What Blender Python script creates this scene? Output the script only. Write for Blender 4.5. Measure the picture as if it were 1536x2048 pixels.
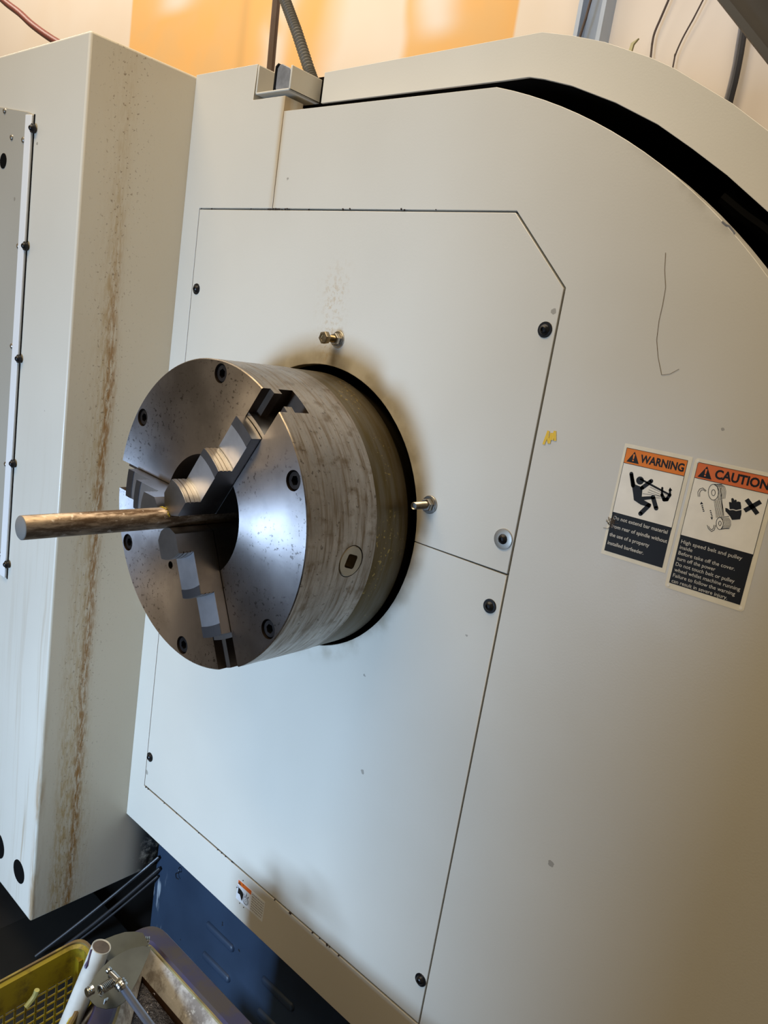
import bpy, bmesh, math, random
from mathutils import Vector, Matrix
from mathutils.geometry import tessellate_polygon
random.seed(7)
S = bpy.context.scene
COL = S.collection
for o in list(bpy.data.objects): bpy.data.objects.remove(o)

# ------------------------------------------------------------------ camera
RC = ((0.7382357, 0.6569274, 0.1531484), (0.2504461, -0.0561249, -0.9665023), (-0.6263264, 0.7518620, -0.2059583))
FPX = 1534.3
CAM = Vector((0.79445, -0.77702, 1.35))
cd = bpy.data.cameras.new('camera'); cam = bpy.data.objects.new('camera', cd); COL.objects.link(cam)
cd.sensor_fit = 'VERTICAL'; cd.sensor_height = 36; cd.lens = FPX / 2048 * 36
cd.clip_start = 0.01; cd.clip_end = 60
m = Matrix([[RC[0][i], -RC[1][i], -RC[2][i]] for i in range(3)]).to_4x4()
m.translation = CAM
cam.matrix_world = m
S.camera = cam

# ------------------------------------------------------------------ light
S.view_settings.view_transform = 'Standard'; S.view_settings.look = 'None'
S.view_settings.gamma = 1; S.view_settings.use_curve_mapping = False
S.view_settings.exposure = 0.0
W = bpy.data.worlds.new('shop_air'); S.world = W; W.use_nodes = True
W.node_tree.nodes['Background'].inputs[0].default_value = (1.0, 0.80, 0.52, 1)
W.node_tree.nodes['Background'].inputs[1].default_value = 0.265

def area(name, loc, target, sx, sy, power, col):
    l = bpy.data.lights.new(name, 'AREA'); l.shape = 'RECTANGLE'; l.size = sx; l.size_y = sy
    l.energy = power; l.color = col
    o = bpy.data.objects.new(name, l); COL.objects.link(o); o.location = loc
    o.rotation_euler = (Vector(target) - Vector(loc)).to_track_quat('-Z', 'Y').to_euler()
    return o
# daylight from the open roller door in front of the machine, warm tube lamps above
dl = area('door_daylight', (-0.06, -2.7, 0.72), (-0.14, 0, 0.40), 0.42, 0.50, 25.5, (0.44, 0.64, 0.93))
dl.data.spread = math.radians(85)
area('ceiling_lamp_wall', (-1.6, -0.1, 3.9), (-1.6, 1.2, 2.2), 6.0, 0.6, 120, (1.0, 0.87, 0.72))
area('ceiling_lamp_front', (-0.25, -1.15, 2.9), (-0.1, 0, 1.2), 1.6, 0.5, 25.5, (1.0, 0.79, 0.49))

# ------------------------------------------------------------------ helpers
def at(px, py, ax, v):
    """point where the view ray of a photo pixel meets the world plane axis=v"""
    d = [px - 768, py - 1024, FPX]
    w = Vector([sum(d[k] * RC[k][i] for k in range(3)) for i in range(3)])
    t = (v - CAM[ax]) / w[ax]
    return CAM + w * t

class B:
    def __init__(s): s.v = []; s.f = []; s.mi = []; s.cur = 0
    def add(s, vs, fs):
        n = len(s.v); s.v += [Vector(p) for p in vs]
        for f in fs: s.f.append([i + n for i in f]); s.mi.append(s.cur)
        return s
    def box(s, x0, x1, y0, y1, z0, z1):
        return s.add([(x, y, z) for x in (x0, x1) for y in (y0, y1) for z in (z0, z1)],
            [(0,1,3,2), (4,6,7,5), (0,4,5,1), (2,3,7,6), (0,2,6,4), (1,5,7,3)])
    def plate(s, out, y0, y1, holes=()):
        """xz outline with holes, from y0 (front) to y1"""
        loops = [list(out)] + [list(h) for h in holes]
        flat = [p for l in loops for p in l]
        tris = tessellate_polygon([[Vector((p[0], p[1], 0)) for p in l] for l in loops])
        n = len(flat)
        fs = []
        for t in tris:
            a, b, c = [Vector(flat[i] + (0,)) if isinstance(flat[i], tuple) else Vector((flat[i][0], flat[i][1], 0)) for i in t]
            cr = (b - a).cross(c - a).z
            t = tuple(t) if cr > 0 else tuple(reversed(t))
            fs.append(t); fs.append(tuple(i + n for i in reversed(t)))
        k = 0
        for li, l in enumerate(loops):
            ar = sum(l[i][0] * l[(i+1) % len(l)][1] - l[(i+1) % len(l)][0] * l[i][1] for i in range(len(l)))
            for i in range(len(l)):
                j = (i + 1) % len(l)
                q = (k+i, k+i+n, k+j+n, k+j)
                if (ar > 0) != (li == 0): q = tuple(reversed(q))
                fs.append(q)
            k += len(l)
        return s.add([(p[0], y0, p[1]) for p in flat] + [(p[0], y1, p[1]) for p in flat], fs)
    def rings(s, rs, cap=True, close=False):
        n = len(rs[0]); vs = [p for r in rs for p in r]; fs = []
        for a in range(len(rs) - 1):
            for i in range(n):
                j = (i + 1) % n
                fs.append((a*n+i, a*n+j, (a+1)*n+j, (a+1)*n+i))
        if cap: fs.append(tuple(reversed(range(n)))); fs.append(tuple((len(rs)-1)*n+i for i in range(n)))
        return s.add(vs, fs)
    def lathe(s, c, axis, prof, seg=32, cap=True, ph=0.0):
        """prof: list of (distance along axis, radius)"""
        axis = Vector(axis).normalized(); c = Vector(c)
        u = axis.orthogonal().normalized() if abs(axis.y) < .99 else Vector((1, 0, 0))
        w = axis.cross(u)
        return s.rings([[c + axis * d + (u * math.cos(ph + 6.283185 * i / seg) + w * math.sin(ph + 6.283185 * i / seg)) * r for i in range(seg)] for d, r in prof], cap)
    def tube(s, pts, r, seg=10, cap=True, smooth=0):
        pts = [Vector(p) for p in pts]
        if smooth:
            q = []
            P = [pts[0]] + pts + [pts[-1]]
            for i in range(1, len(P) - 2):
                for k in range(smooth):
                    t = k / smooth; a, b, c, d = P[i-1:i+3]
                    q.append(.5 * ((2*b) + (c-a)*t + (2*a-5*b+4*c-d)*t*t + (-a+3*b-3*c+d)*t**3))
            pts = q + [pts[-1]]
        rr = r if isinstance(r, (list, tuple)) else [r] * len(pts)
        t0 = (pts[1] - pts[0]).normalized(); u = t0.orthogonal().normalized(); rs = []
        for i, p in enumerate(pts):
            t = (pts[min(i+1, len(pts)-1)] - pts[max(i-1, 0)]).normalized()
            u = (u - t * u.dot(t)).normalized(); w = t.cross(u)
            rs.append([p + (u * math.cos(6.283185*k/seg) + w * math.sin(6.283185*k/seg)) * rr[i] for k in range(seg)])
        return s.rings(rs, cap)
    def spin(s, th, c):
        """rotate everything about the spindle axis"""
        M = Matrix.Translation(c) @ Matrix.Rotation(th, 4, 'Y') @ Matrix.Translation(-Vector(c))
        s.v = [M @ p for p in s.v]; return s

def circle(cx, cz, r, n=48, a0=0.0):
    return [(cx + r * math.cos(a0 + 6.283185*i/n), cz + r * math.sin(a0 + 6.283185*i/n)) for i in range(n)]

def empty(name, loc, label=None, cat=None, group=None):
    o = bpy.data.objects.new(name, None); COL.objects.link(o); o.location = loc
    o.empty_display_size = .05
    tag(o, label, cat, group); return o
def tag(o, label=None, cat=None, group=None, kind=None):
    if label: o['label'] = label
    if cat: o['category'] = cat
    if group: o['group'] = group
    if kind: o['kind'] = kind
    return o
def wloc(o):
    l = Vector(o.location)
    while o.parent: o = o.parent; l += Vector(o.location)
    return l
def obj(name, b, mat, parent=None, label=None, cat=None, group=None, kind=None, bev=0, ang=35, origin=None):
    """b in world coordinates -> one mesh object"""
    me = bpy.data.meshes.new(name)
    if isinstance(b, B):
        if origin is None: origin = wloc(parent) if parent else (sum(b.v, Vector()) / len(b.v))
        origin = Vector(origin)
        me.from_pydata([tuple(p - origin) for p in b.v], [], b.f)
        for i, k in enumerate(b.mi): me.polygons[i].material_index = k
    else: me = b; origin = Vector(origin or (0, 0, 0))
    bm = bmesh.new(); bm.from_mesh(me); bmesh.ops.recalc_face_normals(bm, faces=bm.faces); bm.to_mesh(me); bm.free()
    for mt in (mat if isinstance(mat, (list, tuple)) else [mat]): me.materials.append(mt)
    for p in me.polygons: p.use_smooth = True
    me.set_sharp_from_angle(angle=math.radians(ang))
    o = bpy.data.objects.new(name, me); COL.objects.link(o)
    if parent: o.parent = parent; o.location = origin - wloc(parent)
    else: o.location = origin
    if bev:
        md = o.modifiers.new('bevel', 'BEVEL'); md.width = bev; md.segments = 2; md.limit_method = 'ANGLE'; md.angle_limit = math.radians(40)
    return tag(o, label, cat, group, kind)
def copy_tree(o, parent=None):
    c = o.copy(); COL.objects.link(c); c.parent = parent
    for ch in list(o.children): copy_tree(ch, c)
    return c

# ------------------------------------------------------------------ materials
class NT:
    def __init__(s, name, rough=.5, metal=0.0, spec=.5):
        s.m = bpy.data.materials.new(name); s.m.use_nodes = True; s.t = s.m.node_tree; s.n = s.t.nodes
        s.b = s.n['Principled BSDF']; s.b.inputs['Roughness'].default_value = rough
        s.b.inputs['Metallic'].default_value = metal; s.b.inputs['Specular IOR Level'].default_value = spec
    def new(s, typ, **k):
        n = s.n.new(typ)
        for a, v in k.items():
            if a.startswith('i_'):
                key = a[2:]; key = int(key) if key.isdigit() else key
                if hasattr(v, 'is_linked') or isinstance(v, bpy.types.NodeSocket): s.t.links.new(v, n.inputs[key])
                else: n.inputs[key].default_value = v
            else: setattr(n, a, v)
        return n
    def obj(s): return s.new('ShaderNodeTexCoord').outputs['Object']
    def pos(s): return s.new('ShaderNodeNewGeometry').outputs['Position']
    def mapping(s, v, scale=(1,1,1), loc=(0,0,0)):
        n = s.new('ShaderNodeMapping'); s.t.links.new(v, n.inputs[0]); n.inputs['Scale'].default_value = scale; n.inputs['Location'].default_value = loc
        return n.outputs[0]
    def noise(s, v, scale=5, detail=3, rough=.5, dist=0):
        return s.new('ShaderNodeTexNoise', i_Vector=v, i_Scale=scale, i_Detail=detail, i_Roughness=rough, i_Distortion=dist).outputs[0]
    def math(s, op, a, b=0.0, c=0.0):
        n = s.new('ShaderNodeMath', operation=op)
        for i, v in enumerate((a, b, c)):
            if isinstance(v, (int, float)): n.inputs[i].default_value = v
            else: s.t.links.new(v, n.inputs[i])
        return n.outputs[0]
    def ss(s, v, lo, hi, a=0.0, b=1.0):
        n = s.new('ShaderNodeMapRange', interpolation_type='SMOOTHSTEP')
        s.t.links.new(v, n.inputs[0]); n.inputs[1].default_value = lo; n.inputs[2].default_value = hi
        n.inputs[3].default_value = a; n.inputs[4].default_value = b
        return n.outputs[0]
    def mix(s, f, a, b):
        n = s.new('ShaderNodeMix', data_type='RGBA')
        for i, v in ((0, f), (6, a), (7, b)):
            if isinstance(v, (int, float)): n.inputs[i].default_value = v
            elif isinstance(v, tuple): n.inputs[i].default_value = v + (1,) if len(v) == 3 else v
            else: s.t.links.new(v, n.inputs[i])
        return n.outputs[2]
    def sep(s, v):
        n = s.new('ShaderNodeSeparateXYZ'); s.t.links.new(v, n.inputs[0]); return n.outputs
    def base(s, v):
        if isinstance(v, tuple): s.b.inputs['Base Color'].default_value = v + (1,)
        else: s.t.links.new(v, s.b.inputs['Base Color'])
        return s
    def rough(s, v): s.t.links.new(v, s.b.inputs['Roughness']); return s
    def bump(s, h, strength=.2, dist=.001):
        n = s.new('ShaderNodeBump', i_Height=h, i_Strength=strength, i_Distance=dist)
        s.t.links.new(n.outputs[0], s.b.inputs['Normal']); return s

def gauss_band(n, coord, c, w):
    d = n.math('DIVIDE', n.math('SUBTRACT', coord, c), w)
    return n.math('EXPONENT', n.math('MULTIPLY', n.math('MULTIPLY', d, d), -1.0))

PAINT = (0.60, 0.565, 0.485)
def specks(n, p, col, amt=1.0, sc=90):
    v = n.new('ShaderNodeTexVoronoi', i_Vector=p, i_Scale=sc * .28)
    big = n.noise(p, 6, 2)
    r = n.new('ShaderNodeTexWhiteNoise', i_Vector=v.outputs['Position'])
    size = n.math('MULTIPLY', n.math('POWER', r.outputs[0], 9.0), .16)
    mk = n.math('LESS_THAN', n.math('ADD', v.outputs['Distance'], n.math('MULTIPLY', n.noise(p, 260, 1), .10)), n.math('MULTIPLY', size, amt))
    return n.mix(n.math('MULTIPLY', mk, .6), col, (.16, .14, .11))
def paint(name, base=PAINT, rough=.33, kind=None):
    n = NT(name, rough, 0, .5); p = n.pos()
    c = n.mix(n.ss(n.noise(p, 3.0, 3), .3, .75), base, tuple(b * .94 for b in base))
    x, y, z = n.sep(p)
    if kind == 'cover':     # grime ring round the spindle hole, drips below the top stud
        dx = n.math('SUBTRACT', x, 0.0); dz = n.math('SUBTRACT', z, 1.108)
        r = n.math('SQRT', n.math('ADD', n.math('MULTIPLY', dx, dx), n.math('MULTIPLY', dz, dz)))
        nz = n.noise(p, 22, 4)
        ring = n.math('MULTIPLY', n.ss(r, .209, .238, 1, 0), n.ss(nz, .38, .62))
        c = n.mix(n.math('MULTIPLY', ring, .5), c, (.22, .17, .10))
        wide = n.math('MULTIPLY', n.ss(r, .21, .33, 1, 0), n.ss(x, -.02, .16)); wide = n.math('MULTIPLY', wide, n.ss(z, .9, 1.25, 1, .2))
        c = n.mix(n.math('MULTIPLY', wide, .12), c, (.36, .29, .19))
        drip = n.math('MULTIPLY', gauss_band(n, n.math('ADD', x, n.math('MULTIPLY', n.noise(n.mapping(p, (10, 1, 3)), 3), .05)), .022, .022), n.math('MULTIPLY', n.ss(z, 1.30, 1.34), n.ss(z, 1.40, 1.48, 1, 0)))
        c = n.mix(n.math('MULTIPLY', drip, n.math('MULTIPLY', n.ss(n.noise(p, 120, 4, .7), .48, .62), .5)), c, (.42, .28, .13))
        drip2 = n.math('MULTIPLY', gauss_band(n, n.math('ADD', x, n.math('MULTIPLY', nz, .02)), .022, .008), n.math('MULTIPLY', n.ss(z, 1.312, 1.318), n.ss(z, 1.335, 1.345, 1, 0)))
        c = n.mix(n.math('MULTIPLY', drip2, .75), c, (.16, .12, .07))
    if kind == 'shell':
        nz = n.noise(n.mapping(p, (40, 40, 6)), 1.0, 3)
        seam = n.math('MULTIPLY', gauss_band(n, x, -.161, .006), n.ss(z, 1.524, 1.53))
        c = n.mix(n.math('MULTIPLY', seam, n.math('MULTIPLY', n.ss(nz, .3, .6), .7)), c, (.42, .29, .13))
        smear = n.math('MULTIPLY', gauss_band(n, n.math('SUBTRACT', n.math('ADD', n.math('MULTIPLY', x, .75), z), 1.90), 0.0, .012), n.math('MULTIPLY', n.ss(x, .34, .38), n.ss(x, .50, .56, 1, 0)))
        c = n.mix(n.math('MULTIPLY', smear, n.math('MULTIPLY', n.ss(n.noise(p, 30, 4), .42, .6), .5)), c, (.36, .32, .25))
    if kind == 'column':
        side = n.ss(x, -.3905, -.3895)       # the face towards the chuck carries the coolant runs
        w = n.math('MULTIPLY', n.math('SUBTRACT', n.noise(n.mapping(p, (1, 1, .35)), 9, 3), .5), .03)
        yy = n.math('ADD', y, w)
        st = n.noise(n.mapping(p, (90, 190, 38)), 1.0, 5, .7)
        c = n.mix(n.math('MULTIPLY', side, .35), c, (.60, .49, .30))  # warm light on this face put into its colour as a yellower tint
        core = n.math('MULTIPLY', gauss_band(n, yy, -.112, .0085), n.ss(z, 1.55, 1.15))
        widen = n.ss(z, .3, .75, 2.2, 1.0)
        band = n.math('MULTIPLY', gauss_band(n, n.math('DIVIDE', n.math('ADD', yy, .118), widen), 0.0, .014), n.ss(z, 1.72, 1.3, .25, 1))
        band2 = n.math('MULTIPLY', gauss_band(n, yy, -.143, .012), n.ss(z, 1.5, .6, .1, .6))
        c = n.mix(n.math('MULTIPLY', side, n.math('MULTIPLY', n.math('ADD', band, band2), n.ss(st, .35, .68, .12, .85))), c, (.38, .25, .09))
        c = n.mix(n.math('MULTIPLY', side, n.math('MULTIPLY', core, n.ss(st, .36, .6))), c, (.27, .13, .028))
        dots = n.math('MULTIPLY', n.ss(n.noise(p, 190, 2, .6), .635, .68), n.math('MULTIPLY', side, n.math('ADD', n.math('MULTIPLY', gauss_band(n, yy, -.118, .035), .8), .04)))
        c = n.mix(n.math('MULTIPLY', dots, .8), c, (.13, .075, .03))
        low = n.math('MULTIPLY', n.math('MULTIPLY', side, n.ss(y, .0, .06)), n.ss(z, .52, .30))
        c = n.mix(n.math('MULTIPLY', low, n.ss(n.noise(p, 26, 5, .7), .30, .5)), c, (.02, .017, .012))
        # thin brown runs on the front face towards the corner edge
        front = n.math('SUBTRACT', 1.0, side)
        st2 = n.noise(n.mapping(n.new('ShaderNodeVectorMath', operation='ADD', i_0=p, i_1=n.new('ShaderNodeCombineXYZ', i_X=n.math('MULTIPLY', w, 1.2)).outputs[0]).outputs[0], (85, 1, 2.0)), 1.0, 4, .6)
        fr = n.math('MULTIPLY', n.math('MULTIPLY', front, n.ss(z, 1.25, .45)), n.math('MULTIPLY', n.ss(x, -.56, -.40, .25, 1), n.ss(st2, .52, .72)))
        c = n.mix(n.math('MULTIPLY', fr, .75), c, (.33, .235, .13))
        edge = n.math('MULTIPLY', n.math('MULTIPLY', n.ss(n.math('ADD', x, n.math('MULTIPLY', y, -1.0)), -.225, -.207), n.ss(z, .75, .4)), n.ss(n.noise(n.mapping(p, (60, 60, 9)), 1.0, 4, .65), .40, .62))
        c = n.mix(n.math('MULTIPLY', edge, .8), c, (.30, .17, .06))
    c = specks(n, p, c, 1.0)
    n.base(c)
    n.bump(n.noise(p, 420, 1), .10, .0006)
    n.rough(n.ss(n.noise(p, 7, 3), .3, .7, rough - .05, rough + .07))
    return n.m

def simple(name, col, rough=.5, metal=0.0, var=.15, sc=30, bump=0, spec=.5):
    n = NT(name, rough, metal, spec); p = n.pos()
    f = n.ss(n.noise(p, sc, 4, .6), .3, .7)
    n.base(n.mix(f, col, tuple(c * (1 - var) for c in col)))
    if bump: n.bump(n.noise(p, sc * 6, 3), bump, .001)
    return n.m
def flat(name, col, rough=.5):
    n = NT(name, rough, 0, .25); n.base(n.mix(n.ss(n.noise(n.pos(), 60, 2), .3, .7), col, tuple(c * .93 for c in col))); return n.m

def steel(name, base, rough, aniso=0.0, kind=None, axis='Y'):
    n = NT(name, rough, 1.0); p = n.pos()
    g = n.noise(p, 14, 4, .6)
    c = n.mix(n.ss(g, .32, .68), base, tuple(b * .72 for b in base))
    x, y, z = n.sep(p)
    dz = n.math('SUBTRACT', z, 1.1057)
    ang = n.math('ARCTAN2', dz, x)
    if kind == 'face':
        pits = n.noise(p, 160, 3, .7)
        patch = n.ss(n.noise(p, 11, 3), .40, .58)
        c = n.mix(n.math('MULTIPLY', n.ss(pits, .575, .64), n.math('MULTIPLY', patch, .75)), c, (.06, .05, .045))
        c = n.mix(n.math('MULTIPLY', n.ss(n.noise(p, 7, 3), .45, .7), .35), c, (.20, .17, .15))
    if kind == 'rim':
        v = n.new('ShaderNodeCombineXYZ', i_X=n.math('MULTIPLY', ang, 1.6), i_Y=n.math('MULTIPLY', y, 90.0)).outputs[0]
        streak = n.noise(v, 1.6, 5, .65)
        v2 = n.new('ShaderNodeCombineXYZ', i_X=n.math('MULTIPLY', ang, 9), i_Y=n.math('MULTIPLY', y, 30.0)).outputs[0]
        blot = n.noise(v2, 1.1, 4, .6)
        c = n.mix(n.math('MULTIPLY', n.ss(streak, .45, .68), .8), c, (.15, .105, .06))
        c = n.mix(n.math('MULTIPLY', n.ss(blot, .52, .72), .65), c, (.12, .075, .035))
        pits = n.noise(p, 150, 3, .7)
        c = n.mix(n.math('MULTIPLY', n.ss(pits, .62, .67), .7), c, (.07, .05, .035))
        n.rough(n.ss(streak, .3, .7, rough - .05, rough + .2))
    if kind == 'adapter':
        v = n.new('ShaderNodeCombineXYZ', i_X=n.math('MULTIPLY', ang, 1.2), i_Y=n.math('MULTIPLY', y, 60.0)).outputs[0]
        c = n.mix(n.ss(n.noise(v, 1.5, 5, .65), .35, .65), (.13, .108, .075), (.10, .072, .03))
        c = n.mix(n.math('MULTIPLY', n.ss(n.noise(p, 210, 2), .62, .68), n.ss(n.noise(p, 14, 2), .5, .6)), c, (.3, .22, .08))
    n.base(c)
    if aniso:
        t = n.new('ShaderNodeTangent', direction_type='RADIAL', axis=axis)
        n.t.links.new(t.outputs[0], n.b.inputs['Tangent'])
        n.b.inputs['Anisotropic'].default_value = aniso; n.b.inputs['Anisotropic Rotation'].default_value = .25
    n.bump(n.noise(p, 300, 2), .06, .0004)
    return n.m

M = {}
M['shell'] = paint('machine_paint_shell', kind='shell')
M['cover'] = paint('machine_paint_cover', kind='cover')
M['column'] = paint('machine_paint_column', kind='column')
M['guard'] = paint('machine_paint_guard')
M['trimw'] = paint('white_trim_paint', (.72, .72, .71), .35)
M['plate'] = paint('grey_beige_plate', (.36, .335, .28), .5)
M['black_in'] = simple('dark_interior', (.006, .005, .004), .95, spec=.05)  # near-black colour stands in for shade inside gaps; wheels use it too
M['face'] = steel('turned_steel_face', (.47, .43, .42), .46, .9, 'face')
M['rim'] = steel('stained_turned_steel', (.36, .315, .27), .27, .3, 'rim')
M['adapter'] = steel('oily_steel', (.2, .17, .12), .42, .2, 'adapter')
M['jaw'] = steel('ground_steel', (.42, .40, .39), .30)
M['jawtop'] = steel('polished_steel', (.80, .82, .88), .33)
M['slot'] = steel('oily_slot_steel', (.12, .09, .07), .5)
M['screw'] = simple('black_oxide', (.022, .021, .022), .32, .6, .3, 80)
M['hole'] = simple('black_hole', (.004, .004, .004), .9, spec=.05)
M['zinc'] = simple('zinc_plated_steel', (.50, .47, .42), .33, 1.0, .35, 120, .1)
M['brasszinc'] = simple('yellow_zinc_steel', (.33, .26, .16), .35, 1.0, .35, 150)
M['blue'] = None

# ------------------------------------------------------------------ setting
n = NT('shop_wall', .85, 0, .2); p = n.pos(); x, y, z = n.sep(p)
wx = n.math('ADD', x, n.math('MULTIPLY', n.math('SUBTRACT', n.noise(p, 2.2, 2), .5), .25))
orange = n.math('MAXIMUM', n.math('MULTIPLY', n.ss(x, -2.78, -2.76), n.ss(wx, -1.52, -1.36, 1, 0)), n.math('MULTIPLY', n.ss(wx, -1.12, -1.06), n.ss(x, -.66, -.645, 1, 0)))
fill = n.math('MULTIPLY', gauss_band(n, wx, -1.70, .07), n.ss(n.noise(p, 3, 2), .35, .55))
fill = n.math('MAXIMUM', fill, n.math('MULTIPLY', gauss_band(n, wx, -2.42, .13), n.ss(z, 2.56, 2.63)))
fill = n.math('MAXIMUM', fill, n.math('MULTIPLY', gauss_band(n, wx, -.97, .07), n.ss(z, 2.28, 2.36)))
orange = n.math('MULTIPLY', orange, n.math('SUBTRACT', 1.0, fill))
spot = n.math('MULTIPLY', n.ss(n.noise(n.mapping(p, (1, 1, .8)), 5.2, 2), .66, .74), n.ss(x, -.3, -.1))
orange = n.math('MAXIMUM', orange, n.math('MULTIPLY', spot, .6))
c = n.mix(orange, n.mix(n.ss(n.noise(p, 1.6, 3), .35, .65), (.74, .665, .58), (.72, .62, .51)), n.mix(n.ss(n.noise(p, 5, 3), .3, .7), (.78, .45, .16), (.72, .45, .19)))
streak = n.math('MULTIPLY', gauss_band(n, x, -1.93, .03), .35)
c = n.mix(streak, c, (.45, .30, .13))
c = specks(n, p, c, 1.1, 30)
n.base(c)
MW = n.m
obj('wall_back', B().box(-7.5, 3.5, 1.2, 1.3, 0, 4.2), MW, kind='structure')
n = NT('oily_concrete_floor', .35, 0, .5); p = n.pos()
n.base(n.mix(n.ss(n.noise(p, 3, 5, .6), .35, .65), (.035, .033, .030), (.018, .016, .014)))
n.rough(n.ss(n.noise(p, 4, 3), .3, .7, .25, .6))
obj('floor', B().box(-7.5, 3.5, -6, 1.2, -.1, 0), n.m, kind='structure')

# bluish steel stud, wires and strip on the wall
sx0, sx1 = at(1168, 40, 1, 1.19).x, at(1222, 40, 1, 1.19).x
b = B().box(sx0, sx1, 1.185, 1.2, 0.02, 4.0).box(sx0, sx0 + .012, 1.15, 1.185, 0.02, 4.0).box(sx1 - .012, sx1, 1.15, 1.185, 0.02, 4.0)
obj('steel_stud', b, simple('blue_grey_galvanised', (.40, .47, .58), .45, .3, .1, 8), None, 'blue-grey steel stud running up the cream wall behind the arched guard', 'stud')
def wire(pts, y, r, mat, label, name='wire', down=True, seg=8, cat='wire'):
    P = [at(px, py, 1, y) for px, py in pts]
    if down: P.append(P[-1] + (P[-1] - P[-2]).normalized() * .35)
    d0 = (P[0] - P[1]).normalized(); P.insert(0, P[0] + d0 * .5)
    return obj(name, B().tube(P, r, seg, smooth=6), mat, None, label, cat)
mdark = simple('dark_brown_cable', (.07, .045, .035), .6)
wire([(1337, 0), (1322, 35), (1309, 66), (1304, 90), (1301, 118)], 1.18, .0028, mdark, 'thin dark wire on the wall, nearer the blue-grey stud')
wire([(1406, 0), (1388, 35), (1365, 77), (1350, 112), (1345, 138)], 1.18, .0020, mdark, 'thinnest dark wire on the wall, between the other wire and the black cable')
wire([(1488, 60), (1480, 110), (1470, 160), (1457, 212)], 1.17, .0085, simple('black_cable', (.008, .008, .012), .45), 'thick black cable hanging on the wall below the brown beam', 'cable', cat='cable')
wire([(1478, 70), (1468, 130), (1455, 185), (1449, 205)], 1.19, .004, simple('grey_cable', (.25, .24, .25), .6), 'thin grey cable beside the thick black cable on the wall', 'cable', cat='cable')
wire([(1183, -5), (1172, 35), (1159, 76)], 1.14, .0035, mdark, 'thin dark wire just left of the blue-grey stud')
# yellow-green tab that sticks up behind the guard
q = [at(a, b_, 1, .384) for a, b_ in ((1277, 76), (1267, 88), (1262, 105), (1250, 185), (1241, 185), (1256, 104), (1262, 86))]
b = B().plate([(v.x, v.z) for v in q], .384, .388)
obj('plastic_tab', b, simple('olive_plastic', (.42, .40, .24), .5), None, 'small pale olive tab sticking up behind the arched guard', 'tab')

# brown beam top right (a sloping box beam in front of the wall)
p0 = at(1436, 0, 1, .75); p1 = at(1536, 127, 1, .75)
d = (p1 - p0).normalized(); up = Vector((-d.z, 0, d.x)) if d.x > 0 else Vector((d.z, 0, -d.x))
if up.z < 0: up = -up
a0 = p0 - d * 1.2; a1 = p1 + d * 1.5
bt = empty('roof_beam', a1, 'dark brown sloping steel beam across the top right corner', 'beam')
def slab(a, b, o0, o1, y0, y1):
    v = [a + up*o0, b + up*o0, b + up*o1, a + up*o1]
    return B().add([(w.x, y, w.z) for w in v for y in (y0, y1)], [(0,2,4,6), (1,7,5,3), (0,1,3,2), (2,3,5,4), (4,5,7,6), (6,7,1,0)])
obj('web', slab(a0, a1, .012, .20, .76, .80), simple('brown_beam_paint', (.014, .009, .006), .6), bt)
obj('flange', slab(a0, a1, 0, .012, .70, .86), simple('dark_beam_edge', (.007, .006, .005), .6), bt)
obj('flange', slab(a0, a1, .075, .085, .72, .76), simple('brown_beam_lip', (.035, .022, .016), .5), bt)

# red hose at the far left, two conduits behind the channel
P = [at(px, py, 1, .55) for px, py in ((-30, -40), (6, 0), (39, 26), (65, 50), (104, 78), (150, 104), (200, 128))]
obj('red_hose', B().tube(P, .0125, 12, smooth=6), simple('red_rubber', (.22, .05, .035), .4), None, 'red rubber hose curving down behind the machine column at the top left', 'hose')
P = [at(566, -160, 1, .22), at(558, -60, 1, .22), at(553, 0, 1, .22), at(541, 140, 1, .22), at(538, 190, 1, .22)]
obj('conduit', B().tube(P, .0075, 10, smooth=4), simple('brown_pipe', (.10, .062, .046), .5), None, 'smooth brown pipe rising behind the steel channel, left of the ribbed hose', 'pipe')
P0 = [Vector(at(545, -60, 1, .20)), Vector(at(570, 0, 1, .20)), Vector(at(593, 62, 1, .20)), Vector(at(619, 142, 1, .20)), Vector(at(640, 200, 1, .20))]
P = []
for i in range(4):
    for k in range(26): P.append(P0[i].lerp(P0[i+1], k / 26))
rr = [.0098 + (.0009 if i % 2 else -.0006) for i in range(len(P))]
obj('ribbed_hose', B().tube(P, rr, 12), simple('grey_conduit', (.075, .068, .052), .5), None, 'grey ribbed hose leaning behind the steel channel', 'hose')

# ------------------------------------------------------------------ arched guard
G = [(-.138, 1.687), (.185, 1.6875), (.222, 1.688), (.242, 1.684), (.282, 1.673), (.34, 1.651), (.395, 1.625), (.438, 1.599), (.48, 1.572), (.529, 1.536), (.60, 1.472), (.67, 1.385), (.73, 1.27), (.765, 1.12), (.775, .95), (.775, .378),
     (.84, .378), (.84, .95), (.828, 1.12), (.79, 1.30), (.735, 1.42), (.67, 1.50), (.60, 1.558), (.51, 1.612), (.469, 1.640), (.401, 1.679), (.371, 1.693), (.313, 1.715), (.27, 1.727), (.229, 1.736), (-.138, 1.729)]
gt = empty('arched_guard', (.3, .05, .378), 'beige arched sheet-metal guard curving over the headstock cabinet', 'guard')
obj('guard_shell', B().plate(G, .05, .054), M['guard'], gt, bev=.0012)
outer_c = G[16:]
sk = outer_c + [(p_[0] - .004, p_[1] - .004) for p_ in reversed(outer_c)]
obj('end_shade_box', B().box(-.20, -.139, .062, .16, 1.691, 1.7285), M['black_in'], gt)  # black box fills the space behind with painted shade
obj('guard_skin', B().plate(sk, .0541, .40), M['guard'], gt)
core = [(p_[0] - .001, p_[1] + .003) for p_ in G[1:16]] + [(p_[0] - .006, p_[1] - .006) for p_ in outer_c]
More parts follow.
